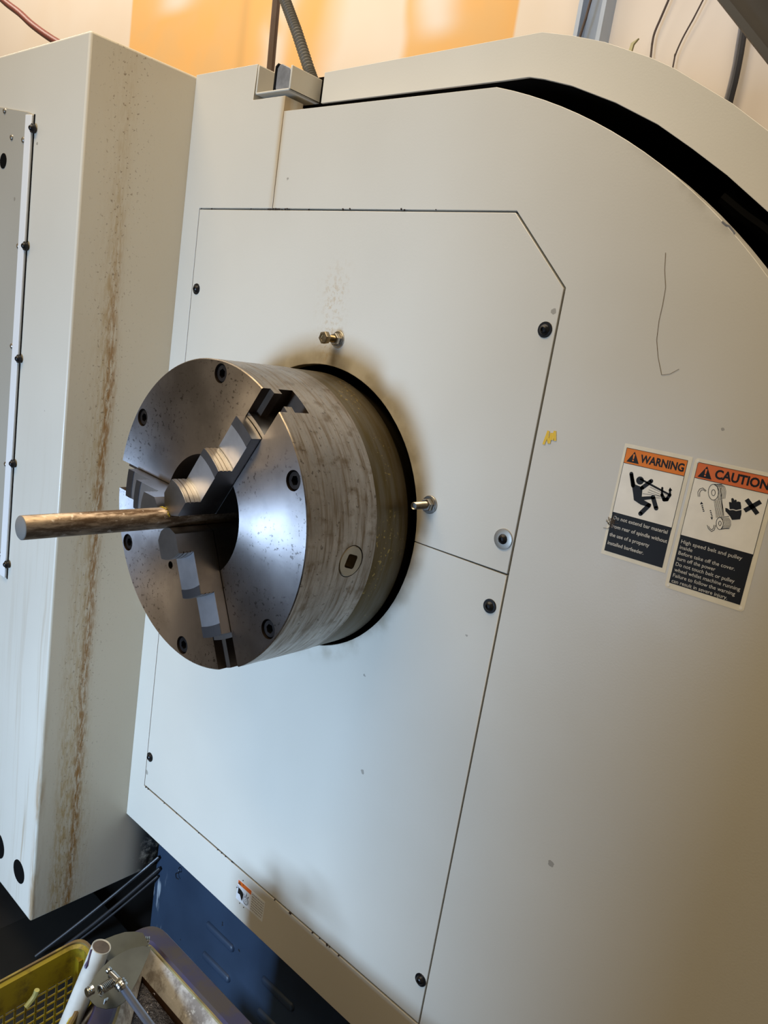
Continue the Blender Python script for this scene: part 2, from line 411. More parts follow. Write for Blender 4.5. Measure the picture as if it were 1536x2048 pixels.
obj('guard_shade_core', B().plate([(-.132, 1.690)] + core[:-1] + [(-.132, 1.722)], .0545, .325), M['black_in'], gt)  # solid black core stands in for the shade inside the hollow guard
inner = [(-.08, 1.684)] + [g for g in G[1:15]] + [(.774, .40), (-.08, .40)]
obj('gap_shade_panel', B().plate([(-.075, 1.700)] + [(g[0] + .012, g[1] + .014) for g in G[1:15]] + [(.785, .41), (-.075, .41)], .33, .35), M['black_in'], gt)  # black panel puts shade into the gap between cabinet and guard
# dark cable seen in the gap at the right
P = [at(px, py, 1, .16) for px, py in ((1450, 395), (1495, 432), (1545, 470), (1580, 520))]
obj('cable', B().tube(P, .010, 10, smooth=5), simple('dark_blue_cable', (.012, .014, .018), .4), gt)

# ------------------------------------------------------------------ U channel
ct = empty('steel_channel', (-.19, .03, 1.68), 'short open-ended beige steel channel notched into the cabinet top', 'channel')
z0 = 1.690
b = B().box(-.231, -.152, 0, .060, z0, z0 + .003).box(-.231, -.228, 0, .072, z0, 1.731).box(-.155, -.152, .0, .060, z0, 1.7235)
obj('channel_body', b, paint('channel_paint', (.60, .57, .49), .4), ct, bev=.001)
iq = [(-.228 + .0, z0 + .004)]
b = B().plate([(-.188, 1.6935), (-.158, 1.6935), (-.1555, 1.696), (-.1555, 1.716), (-.162, 1.722), (-.180, 1.729), (-.186, 1.728), (-.190, 1.724), (-.190, 1.697)], .004, .03)
ins = obj('tube_end', b, simple('grey_galvanised', (.28, .29, .31), .5, .4, .35, 60), ct, bev=.001)
b = B().plate([(-.1925, 1.6935), (-.1903, 1.6935), (-.1903, 1.7245), (-.1862, 1.7285), (-.1866, 1.7300), (-.1925, 1.726)], .002, .03)
obj('rim', b, M['screw'], ct)
b = B()
for i in range(26):
    a = random.uniform(-.227, -.19); yy = random.uniform(.004, .04); r = random.uniform(.0008, .0022)
    b.lathe((a, yy, z0 + .003), (0, 0, 1), [(0, r), (r * .8, r * .5)], 6)
obj('dirt', b, simple('black_grit', (.03, .02, .015), .9), ct, kind='stuff')

# ------------------------------------------------------------------ headstock cabinet
ht = empty('headstock_cabinet', (.1, 0, .378), 'large cream painted cabinet around the chuck with seamed cover plates', 'cabinet')
AC = (.056, .975); AR = .704
arc = []
for i in range(0, 41):
    a = math.radians(77.0) + (math.radians(0) - math.radians(77.0)) * i / 40
    arc.append((AC[0] + AR * math.cos(a), AC[1] + AR * math.sin(a)))
out = [(-.389, .378), (.76, .378)] + list(reversed(arc)) + [(-.1605, 1.662), (-.1605, 1.528)] + []
# cover outlines (upper and lower plate, split right of the spindle hole)
GAP = .0022
upper = [(-.343, 1.5245), (.271, 1.523), (.351, 1.444), (.350, 1.1125)]
HC = (0.0, 1.1085); HR = .2065
def hole_arc(a0, a1, n=44): return [(HC[0] + HR * math.cos(math.radians(a0 + (a1 - a0) * i / n)), HC[1] + HR * math.sin(math.radians(a0 + (a1 - a0) * i / n))) for i in range(n + 1)]
cov = [(-.343, 1.5245), (.271, 1.523), (.351, 1.444), (.349, .4695), (-.3375, .4695)]
# main panel and side panel meet at the narrow rusty joint
def inset(poly, d):
    n_ = len(poly); ar = sum(poly[i][0]*poly[(i+1)%n_][1]-poly[(i+1)%n_][0]*poly[i][1] for i in range(n_)); sg = 1 if ar > 0 else -1
    res = []
    for i in range(n_):
        a = Vector(poly[i-1]); b_ = Vector(poly[i]); c_ = Vector(poly[(i+1) % n_])
        e1 = (b_-a).normalized(); e2 = (c_-b_).normalized()
        n1 = Vector((-e1.y, e1.x)) * sg; n2 = Vector((-e2.y, e2.x)) * sg
        k = (n1 + n2); k = k / max(k.dot(n1), .2)
        q = b_ + k * d; res.append((q.x, q.y))
    return res
covo = inset(cov, -GAP); covo[3] = (covo[3][0], covo[3][1] - .0015); covo[4] = (covo[4][0], covo[4][1] - .0015)
# ring shaped panel, opened at the joint: outer boundary, joint, then around the cover opening
main = [(-.389, .378), (.76, .378)] + list(reversed(arc)) + [(-.1590, 1.662), (-.1590, covo[0][1])] + [covo[1], covo[2], covo[3], covo[4], covo[0], (-.1603, covo[0][1]), (-.1603, 1.683), (-.2345, 1.683), (-.2325, 1.733), (-.389, 1.733)]
obj('main_panel', B().plate(main, 0, .036), M['shell'], ht, bev=.0006)
# lip behind the notch
obj('notch_lip', B().plate([(-.2320, 1.640), (-.130, 1.640), (-.130, 1.670), (-.2320, 1.676)], .037, .060), M['guard'], ht)
ib = B().plate([(-.387, .40), (.70, .40), (.70, 1.0), (.62, 1.30), (.45, 1.50), (.2, 1.63), (-.387, 1.65)], .040, .046, [circle(0, 1.1085, .2065, 48)])
obj('inner_frame', ib, M['black_in'], ht)
obj('roof_sheet', B().box(-.389, -.236, .036, .60, 1.726, 1.7325), M['shell'], ht)
# upper cover
sp0 = (.203, 1.112); ang0 = math.degrees(math.atan2(sp0[1] - HC[1], sp0[0] - HC[0]))
SZ = 1.1125
hr = math.sqrt(HR*HR - (SZ - HC[1])**2)
a_r = math.degrees(math.asin((SZ - HC[1]) / HR)); a_l = 180 - a_r
up_out = [cov[0]] + [( -.3375 - (.0055) * (SZ + GAP/2 - .4695) / 1.055, SZ + GAP/2)] + [p for p in hole_arc(a_l - .15, a_r + .15)] + [(.3502, SZ + GAP/2), cov[2], cov[1]]
lo_out = [( -.3375 - (.0055) * (SZ - GAP/2 - .4695) / 1.055, SZ - GAP/2), cov[4], cov[3], (.3502, SZ - GAP/2)] + [p for p in reversed(hole_arc(a_l + .15, a_r + 360 - .15))]
cu = obj('cover_plate', B().plate(up_out, -.0004, .016), M['cover'], ht, 'upper cream cover plate above the chuck' and None, bev=.0007)
cl = obj('cover_plate', B().plate(lo_out, -.0002, .016), M['cover'], ht, bev=.0007)
# sleeve lining the hole
b = B(); b.rings([[(HC[0] + r * math.cos(6.283185*i/64), y_, HC[1] + r * math.sin(6.283185*i/64)) for i in range(64)] for y_, r in ((.016, HR + .0), (.20, HR), (.20, .05))], cap=False)
obj('hole_sleeve', b, M['black_in'], ht)

def button_screw(r=.009):
    b = B(); b.lathe((0, 0, 0), (0, -1, 0), [(-.003, r), (.0008, r), (.0012, r * .97), (.0012, r * .70), (.0032, r * .62), (.0048, r * .42), (.0053, r * .27), (.0030, r * .24), (.0030, .0001)], 28)
    return b
sm = None
def place_screw(x, z, par, r=.009, y=-.0004, nm='button_screw'):
    global sm
    if sm is None or abs(sm[1] - r) > 1e-6:
        o = obj(nm, button_screw(r), M['screw'], origin=(0, 0, 0)); sm = (o, r)
        c_ = o
    else: c_ = sm[0].copy(); COL.objects.link(c_)
    c_.parent = par; c_.location = Vector((x, y, z)) - wloc(par)
    return c_
for x_, z_ in ((-.3295, 1.398), (.338, 1.398), (.3365, 1.153)): place_screw(x_, z_, cu)
for x_, z_ in ((.3355, 1.068), (.340, .533), (-.3285, .533)): place_screw(x_, z_, cl)
# pale washer under the screw just above the joint
b = B().lathe((.3365, -.0004, 1.153), (0, -1, 0), [(0, .0125), (.0014, .0125), (.0016, .012), (.0016, .006)], 28)
obj('washer', b, simple('grey_washer', (.33, .31, .27), .4, .5), cu)
# studs
def stud(x, z, tip, head):
    t = B().tube([(x, .01, z), (x, -tip, z)], [.0042, .0042], 14)
    # thread ridges
    for i in range(int(tip / .0012) - 2): t.lathe((x, -.006 - i * .0012, z), (0, -1, 0), [(0, .0043), (.0005, .0049), (.001, .0043)], 12, cap=False)
    s_ = obj('stud', t, M['brasszinc' if head else 'zinc'], cu, origin=(x, 0, z))
    w = B().lathe((x, -.0004, z), (0, -1, 0), [(0, .0118), (.0013, .0118), (.0016, .0114), (.0016, .005)], 28)
    w.lathe((x, -.0018, z), (0, -1, 0), [(0, .0100), (.0014, .0100), (.0014, .005)], 24)
    obj('washer', w, M['zinc'], s_)
    nb = B().lathe((x, -.0034, z), (0, -1, 0), [(0, .0078), (.0008, .0088), (.0056, .0088), (.0066, .0078), (.0066, .0045)], 6, ph=.3)
    obj('nut', nb, M['zinc'], s_)
    if head:
        hb = B().lathe((x, -tip, z), (0, -1, 0), [(-.001, .0088), (.0050, .0088), (.0062, .0080), (.0062, .0052), (.0050, .0046), (.0050, .0001)], 6, ph=.2)
        obj('bolt_head', hb, M['brasszinc'], s_)
stud(.0165, 1.352, .0245, True)
stud(.221, 1.166, .0300, False)
# marks on the paint: yellow squiggle and a hair-thin scratch
def stroke(pts, r, y=-.0006, z=None):
    P = [at(a, b_, 1, y) for a, b_ in pts]
    b = B()
    for i in range(len(P) - 1): b.tube([P[i], P[i+1]], [r, r], 6)
    b.v = [Vector((v.x, y + (v.y - y) * .15, v.z)) for v in b.v]
    return b
obj('paint_mark', stroke([(1087, 889), (1093, 873), (1097, 862), (1095, 876), (1098, 887), (1103, 866), (1104, 880), (1110, 862), (1110, 882)], .0016), simple('yellow_marker', (.75, .48, .02), .5), ht)
obj('scratch', stroke([(1331, 505), (1329, 540), (1331, 575), (1325, 610), (1318, 640), (1313, 680), (1316, 715), (1323, 750), (1340, 748), (1358, 738)], .00023), simple('dark_scratch', (.12, .08, .05), .6), ht)
obj('chip_mark', stroke([(1444, 443), (1452, 450), (1458, 452), (1466, 462), (1470, 468)], .0009), simple('grey_chip', (.16, .16, .17), .5), ht)
# dirt in the horizontal joint
b = B()
for i in range(30):
    xx = random.choice([random.uniform(-.17, -.12), random.uniform(-.13, -.06), random.uniform(-.34, .2)])
    r = random.uniform(.0006, .0017); b.lathe((xx, -.0004, 1.5258 + random.uniform(-.0007, .0008)), (0, -1, 0), [(-.001, r), (r * .5, r * .5)], 6)
for i in range(26):
    xx = random.uniform(-.335, .2); r = random.uniform(.0006, .0018)
    b.lathe((xx, -.0004, .468 + random.uniform(-.002, .0004)), (0, -1, 0), [(-.001, r), (r * .5, r * .5)], 6)
obj('joint_dirt', b, simple('joint_grime', (.035, .02, .012), .9), ht, kind='stuff')

# ------------------------------------------------------------------ machine column
kt = empty('machine_column', (-.8, .2, .223), 'tall cream machine column with a brown coolant stain, left of the chuck', 'column')
b = B().box(-1.5, -.389, -.182, .60, .223, 1.731)
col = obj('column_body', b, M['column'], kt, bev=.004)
col.modifiers['bevel'].segments = 3
ap = B().plate([(-.553, 1.626), (-.561, .840), (-.576, .840), (-.579, .846), (-.60, .846), (-1.2, .846), (-1.2, 1.72), (-.688, 1.648), (-.575, 1.632)], -.1845, -.182)
apo = obj('access_plate', ap, M['plate'], kt)
tr = B().plate([(-.5535, 1.6262), (-.5615, .8402), (-.5835, .8402), (-.5755, 1.6280)], -.1875, -.1845)
tro = obj('edge_trim', tr, M['trimw'], apo, bev=.0008)
shg = B().plate([(-.5515, 1.628), (-.5595, .838), (-.5615, .838), (-.5535, 1.628)], -.1835, -.1819)
obj('seal', shg, M['hole'], apo)
for px, py in ((66, 256), (51, 492), (38, 718), (26, 928), (14, 1130)):
    q = at(px, py, 1, -.1875); s_ = place_screw(q.x - .003, q.z, apo, .0072, -.1875)
for px, py in ((10, 222), (24, 275), (47, 280), (37, 492), (24, 692), (27, 754), (22, 840), (12, 928), (2, 1108)):
    q = at(px, py, 1, -.1845)
    b = B().lathe((q.x, -.1845, q.z), (0, -1, 0), [(0, .0048), (.0015, .0044), (.0026, .0028), (.0026, .0016), (.0012, .0012), (.0012, .0001)], 16)
    obj('rivet', b, M['zinc'], apo)
q = at(7, 322, 1, -.1845)
obj('plate_hole', B().lathe((q.x, -.1850, q.z), (0, -1, 0), [(0, .0125), (.0004, .0125)], 28), M['hole'], apo)
for px, py, r in ((38, 1743, .0225), (-3, 1690, .026)):
    q = at(px, py, 1, -.182)
    obj('port_hole', B().lathe((q.x, -.1822, q.z), (0, -1, 0), [(0, r), (.0004, r)], 36), M['hole'], kt)

# ------------------------------------------------------------------ blue base, bed, hoses
n = NT('navy_paint', .45, 0, .4); p = n.pos(); x, y, z = n.sep(p)
c = n.mix(n.ss(n.noise(p, 8, 4), .3, .7), (.022, .038, .066), (.016, .028, .050))
wear = n.math('MULTIPLY', n.ss(n.noise(n.mapping(p, (70, 70, 12)), 1.0, 4), .52, .64), n.math('MULTIPLY', n.ss(x, -.33, -.38), n.ss(z, .26, .18)))
c = n.mix(wear, c, (.30, .33, .35)); c = n.mix(n.ss(n.noise(p, 55, 2), .74, .77), c, (.01, .01, .01))
n.base(c); M['blue'] = n.m
bt = empty('machine_base', (.1, .4, 0), 'dark navy blue machine base under the cream cabinet', 'base')
obj('base_panel', B().box(-.384, .76, .08, .9, .0, .378), M['blue'], bt, bev=.002)
def louver(xc, zc):
    b = B(); seg = 24; L = .044; rs = []
    for k, (off, dy) in enumerate(((.0085, 0.0), (.0075, -.0028), (.0050, -.0046), (.0015, -.0050))):
        ring = []
        for i in range(seg):
            a = 6.283185 * i / seg; cx_ = xc + (L - .0085) * (1 if math.cos(a) > 0 else -1)
            ring.append((cx_ + off * math.cos(a), .0798 + dy, zc + off * math.sin(a)))
        rs.append(ring)
    return b.rings(rs)
for xc in (-.158, .012):
    for zc in (.209, .140): obj('louver', louver(xc, zc), M['blue'], bt, bev=0)
P = [(-.305, .079, .270), (-.300, .074, .272), (-.297, .073, .266), (-.302, .073, .262), (-.306, .073, .258), (-.303, .073, .250), (-.298, .076, .248)]
obj('wire_hook', B().tube(P, .0009, 6, smooth=4), M['screw'], bt)
n = NT('black_shade_fill', .3, 0, .5); p = n.pos()
n.base(n.mix(n.ss(n.noise(p, 20, 4), .4, .7), (.012, .011, .009), (.004, .004, .003)))
M['oily'] = n.m
obj('under_shade_block', B().box(-1.5, -.64, .0, .9, 0, .17), M['oily'], None, 'added black tray in the shadow beneath the cream column', 'filler', bev=.004)  # black block added to keep the space beneath the column dark
obj('floor_shade_sheet', B().box(-.63, -.17, -.9, .078, 0, .012), simple('black_floor_fill', (.008, .008, .007), .7), None, 'black sheet added on the floor for the shade beneath the column', 'mat')  # black sheet added so the floor under the column stays dark
for k, (pa, pb, r, lb) in enumerate((((318, 1714), (72, 1912), .0036, 'dark thin hose above two others under the column, reaching furthest left'),
        ((320, 1736), (130, 1892), .0038, 'dark shiny hose in the middle of three under the column'), ((316, 1752), (140, 1894), .0026, 'dark thin hose lowest of the three under the column'))):
    A_ = at(*pa, 1, .076); z_ = .10
    Bq = at(*pb, 2, .018 + k * 0)
    P = [A_, A_.lerp(Bq, .35) + Vector((0, 0, -.004)), A_.lerp(Bq, .7) + Vector((0, 0, -.004)), Bq]
    obj('hose', B().tube(P, r, 10, smooth=6), simple('black_hose', (.020, .018, .018), .35), None, lb, 'hose')

# ------------------------------------------------------------------ chuck
ZC = 1.1057; YF = -.188; CC = Vector((0, 0, ZC))
TH = [math.radians(a) for a in (-63, 57, 177)]
cht = empty('lathe_chuck', (0, -.188, ZC), 'large round three-jaw steel lathe chuck with stained rim, centre of the cabinet', 'chuck')
b = B()
b.rings([[(r * math.cos(6.283185*i/160), y_, ZC + r * math.sin(6.283185*i/160)) for i in range(160)] for y_, r in ((YF + .0, .079), (YF, .1988), (YF + .0012, .2), (-.0700, .2), (-.0690, .199), (-.0690, .079), (YF, .079))], cap=False)
body_me = obj('chuck_body', b, [M['face'], M['rim'], M['slot']], None)
def cut(target, bb, mat_index=None):
    co = obj('cutter', bb, M['slot'], None)
    md = target.modifiers.new('b', 'BOOLEAN'); md.operation = 'DIFFERENCE'; md.solver = 'EXACT'; md.object = co
    dg = bpy.context.evaluated_depsgraph_get()
    me = bpy.data.meshes.new_from_object(target.evaluated_get(dg))
    target.modifiers.clear(); old = target.data; target.data = me; bpy.data.meshes.remove(old); bpy.data.objects.remove(co)
b = B()
for th in TH:
    e = Vector((math.cos(th), 0, math.sin(th))); t = Vector((-math.sin(th), 0, math.cos(th)))
    prof = [(-.0205, -.003), (.0205, -.003), (.0205, .0125), (.0115, .0125), (.0115, .0245), (.0205, .0245), (.0205, .047), (-.0205, .047), (-.0205, .0245), (-.0115, .0245), (-.0115, .0125), (-.0205, .0125)]
    rs = [[CC + e * r + t * a + Vector((0, YF + d_, 0)) for a, d_ in prof] for r in (.052, .23)]
    b.rings(rs)
cut(body_me, b)
b = B()
SR = .187 * .985
SCR = [math.radians(a) for a in (87, 27, -33, -93, -153, 147)]
for a in SCR: b.lathe((SR * math.cos(a), YF - .002, ZC + SR * math.sin(a)), (0, 1, 0), [(0, .0122), (.016, .0122)], 32)
pin = []
for a in (-3, 117, 237):
    a = math.radians(a); e = Vector((math.cos(a), 0, math.sin(a)))
    b.lathe(CC + e * .205 + Vector((0, -.110, 0)), -e, [(0, .0205), (.020, .0205)], 40)
pa = at(341, 1130, 1, YF)
b.lathe((pa.x, YF - .002, pa.z), (0, 1, 0), [(0, .0052), (.03, .0052)], 20)
cut(body_me, b)
me = body_me.data
while len(me.materials) > 3: me.materials.pop()
for pl in me.polygons:
    c_ = pl.center + body_me.location; nn = pl.normal; r = math.hypot(c_.x, c_.z - ZC)
    if nn.y < -.95 and c_.y < YF + .003: pl.material_index = 0
    elif r > .197 and c_.y > YF + .0004: pl.material_index = 1
    elif r > .1975 and c_.y <= YF + .0015: pl.material_index = 1
    else: pl.material_index = 2
    pl.use_smooth = True
me.set_sharp_from_angle(angle=math.radians(25))
wl = Vector(body_me.location); body_me.parent = cht; body_me.location = wl - wloc(cht)
b = B(); b.rings([[(r * math.cos(6.283185*i/128), y_, ZC + r * math.sin(6.283185*i/128)) for i in range(128)] for y_, r in ((-.069, .05), (-.069, .1985), (-.066, .1992), (-.008, .1985), (.0, .192), (.06, .185), (.06, .05))], cap=False)
ad = obj('adapter_plate', b, M['adapter'], cht)
# dark bottom of the bore
b = B(); b.rings([[(r * math.cos(6.283185*i/64), y_, ZC + r * math.sin(6.283185*i/64)) for i in range(64)] for y_, r in ((-.069, .079), (.06, .06), (.06, .0005))], cap=False)
obj('bore', b, M['black_in'], cht)
# cap screws
def cap_screw():
    b = B(); R_ = .0108; h = .0058
    out_ = [(0, 0)]
    seg = 24
    rs = [[(R_ * k * math.cos(6.283185*i/seg), y_, R_ * k * math.sin(6.283185*i/seg)) for i in range(seg)] for y_, k in ((.012, 1), (.0012, 1), (.0, .93))]
    hexr = []
    for y_ in (.0, .008):
        ring = []
        for i in range(seg):
            a = 6.283185*i/seg; k = math.pi / 3; aa = (a % k) - k / 2
            ring.append((h * .9 / math.cos(aa) * math.cos(a), y_, h * .9 / math.cos(aa) * math.sin(a)))
        hexr.append(ring)
    return b.rings(rs + hexr, cap=False).add(hexr[1], [tuple(range(seg))])
s0 = None
mscr = simple('oiled_cap_screw', (.055, .05, .05), .35, .9, .3, 90)
for a in SCR:
    if s0 is None: s0 = obj('cap_screw', cap_screw(), mscr, None, origin=(0, 0, 0)); c_ = s0
    else: c_ = s0.copy(); COL.objects.link(c_)
    c_.parent = cht; c_.location = Vector((SR * math.cos(a), YF + .0025, ZC + SR * math.sin(a))) - wloc(cht)
    c_.rotation_euler = (0, a * 1.7, 0)
# pinion sockets on the rim
for a in (-3, 117, 237):
    a = math.radians(a); e = Vector((math.cos(a), 0, math.sin(a))); c0 = CC + Vector((0, -.110, 0)) + e * .1995
    u = Vector((0, 1, 0)); w = e.cross(u); seg = 32
    rs = []
    for dd, r in ((-.012, .0196), (-.0004, .0196), (.0006, .0186), (.0006, .0150)):
        rs.append([c0 + e * dd + (u * math.cos(6.283185*i/seg) + w * math.sin(6.283185*i/seg)) * r for i in range(seg)])
    for dd in (.0006, -.011):
        ring = []
        for i in range(seg):
            t = 6.283185*i/seg; k = math.pi / 2; tt = (t % k) - k / 2; r = min(.0088 / math.cos(tt), .0112)
            ring.append(c0 + e * dd + (u * math.cos(t + .5) + w * math.sin(t + .5)) * r)
        rs.append(ring)
    bb = B().rings(rs, cap=False).add(rs[-1], [tuple(range(seg))])
    obj('pinion_socket', bb, steel('pinion_steel', (.33, .28, .21), .3), cht)

MRIB = steel('rib_steel', (.36, .32, .28), .35); MLAND = steel('land_steel', (.25, .25, .27), .32)
# jaws
def jaw(th):
    e = Vector((math.cos(th), 0, math.sin(th))); t = Vector((-math.sin(th), 0, math.cos(th)))
    w = .0195
    def outl(r, tip=True, hw=w):
        o = [(.0134, -.004), (.0134, .004), (.0150, .0100), (.0245, hw)] if tip else [(.0134, -.004), (.0134, .004), (.0150, .0100), (.0245, hw)]
        k = 12; a = math.asin(hw / r)
        o += [(r * math.cos(a - 2*a*i/k), r * math.sin(a - 2*a*i/k)) for i in range(k + 1)]
        o += [(.0245, -hw), (.0150, -.0100)]
        return o
    def lay(b, r, h0, h1, hw=w, mi=0):
        b.cur = mi
        o = outl(r, hw=hw)
        b.rings([[CC + e * p_[0] + t * p_[1] + Vector((0, YF - h, 0)) for p_ in o] for h in (h0, h1)])
    def strip(b, r0, r1, h0, h1, mi, hw=w):
        b.cur = mi; k = 12; pts = []
        for r, sgn in ((r0, 1), (r1, -1)):
            a = math.asin(hw / r); seq = [(r * math.cos(a - 2*a*i/k), r * math.sin(a - 2*a*i/k)) for i in range(k + 1)]
            pts += seq if sgn < 0 else list(reversed(seq))
        b.rings([[CC + e * p_[0] + t * p_[1] + Vector((0, YF - h, 0)) for p_ in pts] for h in (h0, h1)])
    b = B()
    lay(b, .156, .0, .0140)                                  # lowest tread
    lay(b, .162, -.0445, -.0010, hw=.0200)                       # guided foot in the slot
    lay(b, .103, .0140, .0335)
    # top block with two grip grooves
    h = .0335
    for r, dh in ((.052, .004), (.0508, .0012), (.052, .0038), (.0508, .0012), (.052, .0038), (.0508, .0012), (.052, .0065)):
        lay(b, r, h, h + dh); h += dh
    j = obj('jaw', b, [M['jaw'], M['jawtop']], cht, origin=CC + Vector((0, YF, 0)))
    # raised outer lands and polished reliefs on the two treads, ribbed second riser
    for a_, c_, h_ in ((.0925, .1032, .0335), (.1425, .1562, .0140)):
        b2 = B(); strip(b2, a_, c_, h_, h_ + .001, 0); obj('tread_land', b2, MLAND, j)
    for a_, c_, h_ in ((.0522, .0922, .0334), (.1032, .1422, .0139)):
        b3 = B(); strip(b3, a_, c_, h_, h_ + .0004, 0); obj('tread_relief', b3, M['jawtop'], j)
    for q in range(3):
        b4 = B(); strip(b4, .1028, .1040, .0165 + q * .0058, .0165 + q * .0058 + .0044, 0); obj('grip_rib', b4, MRIB, j)
        b4 = B(); strip(b4, .0516, .0526, .0372 + q * .0058, .0372 + q * .0058 + .0044, 0); obj('grip_rib', b4, MRIB, j)
    return j
for th in TH: jaw(th)
# ------------------------------------------------------------------ bar stock
n = NT('stained_bar_steel', .38, .85); p = n.pos(); x, y, z = n.sep(p)
st = n.noise(n.mapping(p, (70, 14, 70)), 1.0, 5, .7)
c = n.mix(n.ss(st, .38, .62), (.40, .31, .22), (.09, .055, .03))
c = n.mix(n.ss(n.noise(p, 150, 3), .62, .72, 0, .6), c, (.55, .48, .40))
endf = n.ss(y, -.4165, -.4172)
c = n.mix(endf, c, (.15, .14, .125))
n.base(c); n.rough(n.math('MAXIMUM', n.ss(st, .3, .7, .3, .6), n.math('MULTIPLY', endf, .75))); n.t.links.new(n.math('SUBTRACT', .85, n.math('MULTIPLY', endf, .7)), n.b.inputs['Metallic'])
bb = B().lathe((0, -.418, ZC), (0, 1, 0), [(0, .0122), (.001, .0133), (.40, .0133)], 40)
obj('round_bar', bb, n.m, None, 'stained round steel bar gripped in the jaws of the chuck', 'bar', origin=(0, -.2, ZC), ang=60)
# yellow paint smears where the jaws grip
ymk = simple('yellow_paint_smear', (.55, .42, .03), .5)
bar = [o for o in COL.objects if o.name == 'round_bar'][0]
for y_, a0_, a1_, r_ in ((-.2448, 62, 118, .0011), (-.2436, 20, 50, .0009), (-.2440, 175, 200, .0010)):
    pts = [(.0135 * math.cos(math.radians(a0_ + (a1_ - a0_) * i / 8)), y_ + .0012 * math.sin(i * 1.3), ZC + .0135 * math.sin(math.radians(a0_ + (a1_ - a0_) * i / 8))) for i in range(9)]
    obj('paint_smear', B().tube(pts, [r_ * (.4 + .6 * math.sin(.4 + i * .33)) for i in range(9)], 6), ymk, bar)

# ------------------------------------------------------------------ stickers
bk = flat('sticker_black', (.010, .009, .008)); wh = flat('sticker_white', (.90, .87, .80)); org = flat('sticker_orange', (.80, .22, .022)); orr = flat('sticker_red_orange', (.74, .17, .045)); brd = flat('sticker_border', (.82, .77, .64)); gw = flat('sticker_letter_white', (.62, .60, .55))
def text_obj(txt, size, mat, parent, origin, ux, uz, y, bold=0.0, align='LEFT', width=None, name='lettering'):
    cu_ = bpy.data.curves.new('t', 'FONT'); cu_.body = txt; cu_.size = size; cu_.offset = bold * size; cu_.extrude = .00006; cu_.align_x = align; cu_.resolution_u = 3
    cu_.space_line = 1.0
    to = bpy.data.objects.new('t', cu_); COL.objects.link(to)
    dg = bpy.context.evaluated_depsgraph_get(); me = bpy.data.meshes.new_from_object(to.evaluated_get(dg))
    bpy.data.objects.remove(to); bpy.data.curves.remove(cu_)
    if width:
        xs = [v.co.x for v in me.vertices]; k = width / (max(xs) - min(xs)); x0 = min(xs)
        for v in me.vertices: v.co.x = (v.co.x - x0) * k
    Ux = Vector((ux[0], 0, ux[1])).normalized(); Uz = Vector((uz[0], 0, uz[1])).normalized(); O = Vector((origin[0], y, origin[1]))
    pw = wloc(parent)
    for v in me.vertices:
        q = O + Ux * v.co.x + Uz * v.co.y + Vector((0, -v.co.z, 0)) - pw; v.co = q
    me.materials.clear(); me.materials.append(mat)
    o = bpy.data.objects.new(name, me); COL.objects.link(o); o.parent = parent
    return o
def thin(poly, y, t=.00012, holes=()): return B().plate(poly, y - t, y, holes)
def px4(pts, k=4.3146, ox=1180, oy=860): return [(lambda v: (v.x, v.z))(at(ox + a / k, oy + b_ / k, 1, 0)) for a, b_ in pts]
def poly_part(name, plist, mat, parent, y):
    b = B()
    for pl in plist: b.plate(pl, y - .0001, y)
    return obj(name, b, mat, parent)
def line(p, q, w):
    a = Vector(p); b_ = Vector(q); d_ = (b_ - a).normalized(); nn = Vector((-d_.y, d_.x)) * w / 2
    return [tuple(a - nn), tuple(b_ - nn), tuple(b_ + nn), tuple(a + nn)]
def triangle_sign(cx, cz, s, par, y, fg, bg):
    poly_part('hazard_triangle', [[(cx - s*.58, cz - s*.5), (cx + s*.58, cz - s*.5), (cx, cz + s*.5)]], fg, par, y)
    poly_part('exclamation_mark', [[(cx - s*.05, cz - s*.16), (cx + s*.05, cz - s*.16), (cx + s*.085, cz + s*.26), (cx - s*.085, cz + s*.26)], circle(cx, cz - s*.30, s*.075, 12)], bg, par, y - .00012)
# --- WARNING
Y0 = 0.0
x0, x1, zb, zt = .4585, .5305, 1.1715, 1.2925
wt = empty('warning_sticker', (x0, 0, zb), 'white sticker with orange WARNING band and a falling figure, left of the two stickers', 'sticker')
obj('backing', thin([(x0, zb), (x1, zb), (x1, zt), (x0, zt)], Y0, .0002), brd, wt)
i0, i1 = x0 + .0030, x1 - .0042
obj('white_field', thin([(i0, zb + .0475), (i1, zb + .0475), (i1, zt - .020), (i0, zt - .020)], Y0 - .0002), wh, wt)
obj('header_band', thin([(i0, zt - .0200), (i1, zt - .0200), (i1, zt - .0040), (i0, zt - .0040)], Y0 - .0002), org, wt)
obj('text_field', thin([(i0, zb + .0045), (i1, zb + .0045), (i1, zb + .0475), (i0, zb + .0475)], Y0 - .0002), bk, wt)
yy = Y0 - .00034
poly_part('frame_line', [line((i0, zb + .045), (i0, zt - .004), .0004), line((i1, zb + .045), (i1, zt - .004), .0004), line((i0, zt - .004), (i1, zt - .004), .0004), line((i0, zt - .020), (i1, zt - .020), .0005)], bk, wt, yy)
triangle_sign(i0 + .0095, zt - .0122, .0118, wt, yy, bk, org)
text_obj('WARNING', .0112, bk, wt, (i0 + .0168, zt - .0158), (1, 0), (0, 1), yy, .035, width=.0462)
fig = []
def ps(pts): return px4(pts)
def limb(p, q, w):
    a, b_ = px4([p, q]); r = line(a, b_, w); return [r, circle(a[0], a[1], w/2, 12), circle(b_[0], b_[1], w/2, 12)]
fig += limb((358, 378), (372, 480), .0042)
fig += [ps([(348, 385), (372, 378), (392, 470), (440, 490), (455, 500), (448, 575), (540, 570), (545, 595), (465, 605), (530, 640), (510, 665), (440, 645), (380, 605), (372, 540)])]
fig += limb((450, 500), (530, 440), .0042) + limb((545, 580), (572, 675), .0046) + limb((510, 650), (436, 722), .0046)
